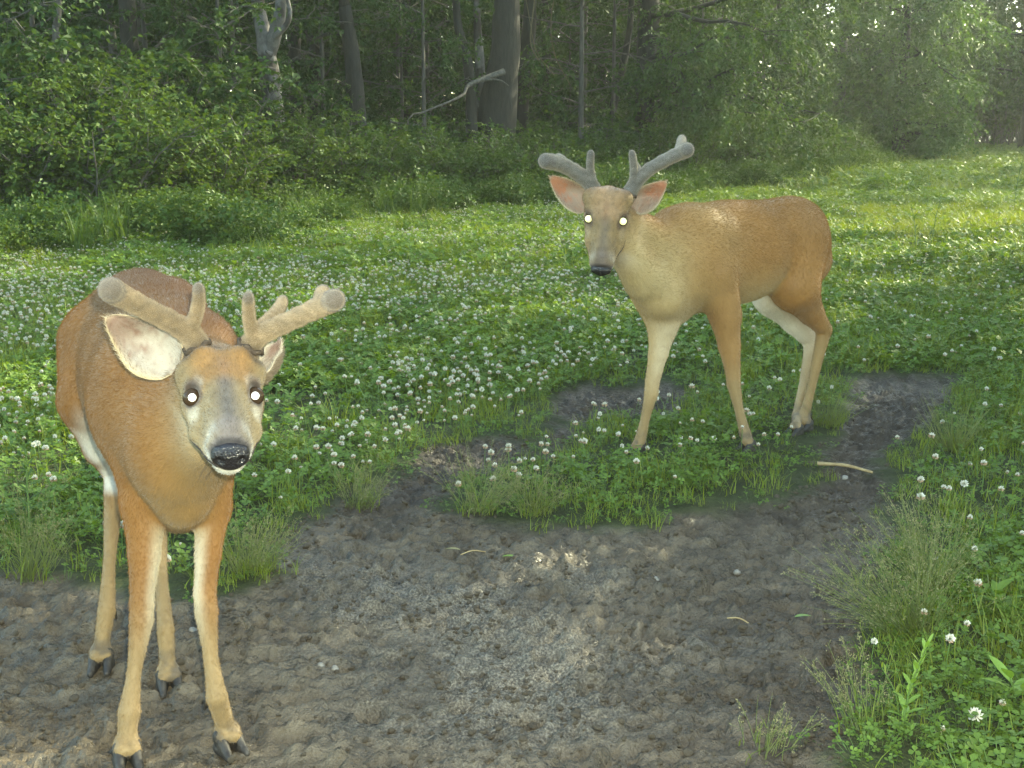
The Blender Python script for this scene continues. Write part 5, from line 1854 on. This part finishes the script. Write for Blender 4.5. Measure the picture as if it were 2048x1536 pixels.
for k, (px, py, s, lab) in enumerate([
        (385, 1250, 0.012, 'whitish crumbly pebble on the mud between the legs of the near deer'),
        (222, 1331, 0.008, 'tiny white pebble on the mud below a hind hoof of the near deer'),
        (640, 1304, 0.010, 'pale upright pebble at the left side of the sandy patch'),
        (668, 1302, 0.011, 'wider pale pebble lying next to an upright one on the mud'),
        (1310, 1136, 0.013, 'pale round pebble at the back of the mud below the green island'),
        (1438, 1130, 0.014, 'pale broad pebble among the clods at the right of the mud'),
        (1475, 1118, 0.012, 'greyish pebble farthest right among the clods'),
        (1690, 955, 0.014, 'white pebble lying below the dry stalk')]):
    v, q = lump(60 + k, s, s * 0.8, s * 0.85, 8, 0.3)
    g = ground_at(px, py)
    tag(obj('pebble', mesh_np('pebble', v, q, M['pebble']), None, (g[0], g[1], g[2] + s * 0.35)), lab, 'pebble')

# dry stalk on the track behind the mud
g0, g1 = V(*ground_at(1635, 936)), V(*ground_at(1745, 950))
mb = MB()
mb.add(*tube(spline([g0 + UP * 0.012, 0.5 * (g0 + g1) + UP * 0.022, g1 + UP * 0.010], 10), np.linspace(0.008, 0.005, 10), 7, lump=0.15))
tag(obj('dry_stalk', mb.mesh('dry_stalk', M['twig'])), 'dry straw coloured stalk lying by the second mud patch', 'stick')
for lab, px, py, ln, az, mt in (('thin curved brown twig on the mud near the far bank', 945, 1096, 0.045, 0.4, 'twig'), ('short brown twig on the mud right of the sandy patch', 1480, 1222, 0.04, 2.4, 'twig')):
    g = V(*ground_at(px, py))
    dd = V(math.cos(az), math.sin(az), 0)
    mb = MB()
    mb.add(*tube(spline([g - dd * ln + UP * 0.004, g + UP * 0.014, g + dd * ln + UP * 0.003], 7), 0.0022, 5))
    tag(obj('twig', mb.mesh('twig', M[mt])), lab, 'twig')


def blade_leaf(mb, p, d, L, W, r, mi=0, bend=0.5, segs=5, fold=0.25):
    """long leaf with a raised midrib, bending down along its length"""
    d = unit(d)
    side = unit(np.cross(d, UP) + 1e-6)
    t = np.linspace(0, 1, segs + 1)
    c = p + np.outer(t * L, d) - np.outer(bend * L * t ** 2, UP) * 0.6
    w = W * 0.5 * np.sin(math.pi * np.clip(t * 0.93 + 0.07, 0, 1)) ** 0.8
    up_ = np.cross(side, d)
    l = c + side * w[:, None] + up_ * (w * fold)[:, None]
    rr = c - side * w[:, None] + up_ * (w * fold)[:, None]
    v = np.stack([l, c, rr], 1).reshape(-1, 3)
    i = np.arange(segs)[:, None] * 3
    mb.add(v, np.concatenate([i + [0, 1, 4, 3], i + [1, 2, 5, 4]]), mi)


for lab, px, py, az, c in (('small green leaf lying on the wet mud at the right', 1590, 1230, 0.3, 'weed'), ('green leaf lying on the mud below the grassy island', 1005, 1100, 0.1, 'weed'), ('curled brown leaf on the mud left of a green one', 920, 1097, 2.8, 'straw')):
    g = V(*ground_at(px, py))
    mb = MB()
    blade_leaf(mb, g + UP * 0.012, V(math.cos(az), math.sin(az), 0.1), 0.055, 0.017, r, 0, 0.3)
    tag(obj('fallen_leaf', mb.mesh('fallen_leaf', M[c], False)), lab, 'leaf')


def panicle_grass(seed, n, hmin, hmax, lean, spread=0.55, head=True):
    r = np.random.default_rng(seed)
    st, hd = MB(), MB()
    for k in range(n):
        a = r.uniform(0, 6.283)
        p = V(math.cos(a), math.sin(a), 0) * r.uniform(0, 0.06)
        d = unit(UP + V(math.cos(a), math.sin(a), 0) * r.uniform(0.05, spread) + np.asarray(lean) * r.uniform(0.3, 1.2))
        h = r.uniform(hmin, hmax)
        c = grow(p, d, h, 7, r, 0.05, -0.05)
        st.add(*tube(c, np.linspace(0.0011, 0.0004, 8), 3))
        if head and r.uniform() < 0.75:
            for j in range(9):
                q = r.uniform(0.55, 1.0) * 6.99
                i = int(q)
                pb = c[i] + (c[i + 1] - c[i]) * (q - i)
                db = unit(unit(c[i + 1] - c[i]) * 0.9 + r.normal(0, 0.5, 3))
                L = r.uniform(0.012, 0.045) * (1.35 - q / 7)
                e = pb + db * L
                st.add(*tube([pb, e], 0.0003, 3))
                for s in range(3):
                    o = pb + db * L * r.uniform(0.45, 1.0) + r.normal(0, 0.0022, 3)
                    x_ = unit(np.cross(db, r.normal(0, 1, 3))) * 0.0009
                    hd.add([o, o + db * 0.0022 + x_, o + db * 0.0046, o + db * 0.0022 - x_], [[0, 1, 2, 3]], 0)
    b_ = blades(int(n * 0.5), 0.07, hmin * 0.35, hmax * 0.65, 0.0035, r, 0.7)
    return st, hd, b_


def tussock(name, label, px, py, seed, n, hmin, hmax, lean, spread=0.55, head=True, group=None):
    st, hd, b_ = panicle_grass(seed, n, hmin, hmax, lean, spread, head)
    t = thing(name, label, 'grass', ground_at(px, py), 0, group)
    obj('blades', b_.mesh('blades', M['grass'], False), t, kind='stuff')
    obj('stems', st.mesh('stems', M['tussock'], False), t, kind='stuff')
    if head and hd.n:
        obj('seed_heads', hd.mesh('seed_heads', plain('seed_head', (0.22, 0.20, 0.10), 0.7, 0.2), False), t, kind='stuff')
    return t


tussock('grass_tussock', 'feathery grass tussock with seed heads leaning over the right side of the mud', 1815, 1275, 31, 170, 0.18, 0.36, (-0.7, -0.15, 0), 0.9)
tussock('grass_tussock', 'second feathery grass tussock behind the one leaning over the mud', 1860, 1180, 32, 110, 0.18, 0.33, (-0.45, 0.0, 0), 0.9)
tussock('grass_tussock', 'yellowish long grass hanging onto the mud beside the near deer', 500, 1150, 33, 90, 0.12, 0.24, (0.35, -0.35, 0), 0.7)
tussock('grass_tussock', 'long grass clump on the point of the green island facing the mud', 955, 1030, 34, 80, 0.12, 0.26, (0.25, -0.3, 0), 0.8)
tussock('grass_tussock', 'loose grass clump right of the clump on the point of the island', 1070, 1035, 35, 60, 0.12, 0.22, (0.1, -0.4, 0), 0.8)
tussock('grass_tussock', 'long thin grass at the left edge behind the hind legs of the near deer', 60, 1150, 36, 80, 0.15, 0.30, (0.3, -0.2, 0), 0.6)
tussock('grass_tussock', 'dry tipped grass on the bank left of the dirt gap', 720, 1010, 37, 70, 0.10, 0.20, (0.3, -0.3, 0), 0.7)
tussock('grass_tussock', 'small sparse grass tuft at the bottom of the mud near the corner', 1530, 1490, 38, 26, 0.05, 0.12, (0.1, 0.1, 0), 0.6, True)
tussock('grass_tussock', 'thin seeding grass at the lower right edge of the mud', 1720, 1455, 39, 34, 0.10, 0.19, (-0.2, 0.0, 0), 0.5, True)
tussock('grass_tussock', 'bright grass clump at the right of the second mud patch', 1905, 900, 41, 110, 0.14, 0.27, (-0.1, -0.1, 0), 0.8, False)
tussock('grass_tussock', 'bright grass clump at the left of the second mud patch', 1655, 850, 42, 80, 0.12, 0.24, (0.2, 0.0, 0), 0.8, False)


def weed_plant(name, label, loc, h, n, ll, lw, seed, lean=(0, 0), stem_r=0.003, top=True, mat='weed', whorl=0.9):
    r = np.random.default_rng(seed)
    ms, ml = MB(), []
    c = spline([V(0, 0, -0.02), V(lean[0] * 0.3, lean[1] * 0.3, h * 0.5), V(lean[0], lean[1], h)], 12)
    ms.add(*tube(c, np.linspace(stem_r, stem_r * 0.45, 12), 6))
    t = thing(name, label, 'plant', loc)
    obj('stem', ms.mesh('stem', M['stem']), t)
    leaves = []
    for k in range(n):
        f = 0.12 + 0.88 * k / max(1, n - 1)
        i = min(int(f * 11), 10)
        p = c[i] + (c[i + 1] - c[i]) * (f * 11 - i)
        a = k * 2.4 + r.uniform(-0.3, 0.3)
        s = (1.1 - 0.55 * f) if top else 1.0
        mb = MB()
        blade_leaf(mb, p, V(math.cos(a), math.sin(a), 0.35 + whorl * f), ll * s * r.uniform(0.8, 1.15), lw * s, r, 0, 0.45 * (1 - 0.6 * f))
        obj('leaf', mb.mesh('leaf', M[mat], False), t)
    return t


weed_plant('weed', 'bright yellow green weed sprig at the lower right corner of the mud', ground_at(1800, 1480), 0.215, 30, 0.055, 0.016, 51, (0.045, 0.0), 0.0032, True, 'weed', 1.6)
weed_plant('weed', 'slender young weed just left of the bright sprig', ground_at(1800, 1450), 0.13, 8, 0.05, 0.008, 52, (-0.05, 0.0), 0.002, True, 'grass', 2.0)
weed_plant('weed', 'upright leafy weed stalk at the left edge of the meadow', ground_at(62, 1085), 0.32, 34, 0.085, 0.011, 53, (0.01, 0.0), 0.004, True, 'tallgrass', 0.5)
weed_plant('weed', 'thin weed stalk in front of the rear mud at the left', ground_at(205, 1150), 0.12, 9, 0.045, 0.02, 54, (0.02, 0.0), 0.002, True, 'clover', 0.5)
weed_plant('weed', 'tall sparse weed standing in the sunlit strip right of the second deer', ground_at(1832, 515), 0.50, 22, 0.16, 0.018, 55, (-0.04, 0.1), 0.006, True, 'tallgrass', 0.9)
weed_plant('weed', 'second tall weed leaning right in the sunlit strip', ground_at(1862, 500), 0.58, 22, 0.16, 0.016, 56, (0.10, 0.1), 0.006, True, 'tallgrass', 0.9)
weed_plant('weed', 'tall thin weed at the right edge of the picture far back', ground_at(2028, 412), 0.75, 24, 0.22, 0.02, 57, (0.12, 0.1), 0.008, True, 'tallgrass', 0.9)
weed_plant('broadleaf_plant', 'broad leaved plant in the bottom right corner', ground_at(2030, 1440), 0.09, 8, 0.09, 0.028, 58, (-0.02, 0.0), 0.004, False, 'weed', 0.5)
weed_plant('broadleaf_plant', 'dark broad leaved plant at the right edge above the corner', ground_at(2010, 1250), 0.10, 9, 0.07, 0.03, 59, (-0.03, 0.0), 0.004, False, 'clover', 0.5)

if VEG:
    for k, (px, py, h, Rh, lab) in enumerate([
            (1745, 1345, 0.085, 0.0095, 'small white clover blossom on a thin stem at the right corner of the mud'),
            (1893, 1375, 0.115, 0.0125, 'faded white clover blossom right of the bright weed sprig'),
            (1838, 1040, 0.08, 0.016, 'large white clover blossom on the bank beside the stalk'),
            (1925, 1010, 0.08, 0.015, 'white clover blossom at the right above the feathery grass'),
            (1945, 1490, 0.06, 0.017, 'white clover blossom in the bottom right corner'),
            (1945, 1150, 0.09, 0.010, 'small white clover bud at the right of the feathery grass')]):
        t = thing('clover_blossom', lab, 'flower', ground_at(px, py), 0)
        mb = MB(); flower_head(mb, V(0, 0, h), Rh, 760 + k, n=60)
        ms = MB(); ms.add(*tube([V(0.006, 0, -0.02), V(-0.004, 0.002, h * 0.5), V(0, 0, h)], [0.0014, 0.0013, 0.0012], 5))
        obj('flower_head', mb.mesh('flower_head', [M['petal'], M['petal_old']], False), t)
        obj('stem', ms.mesh('stem', M['stem']), t)
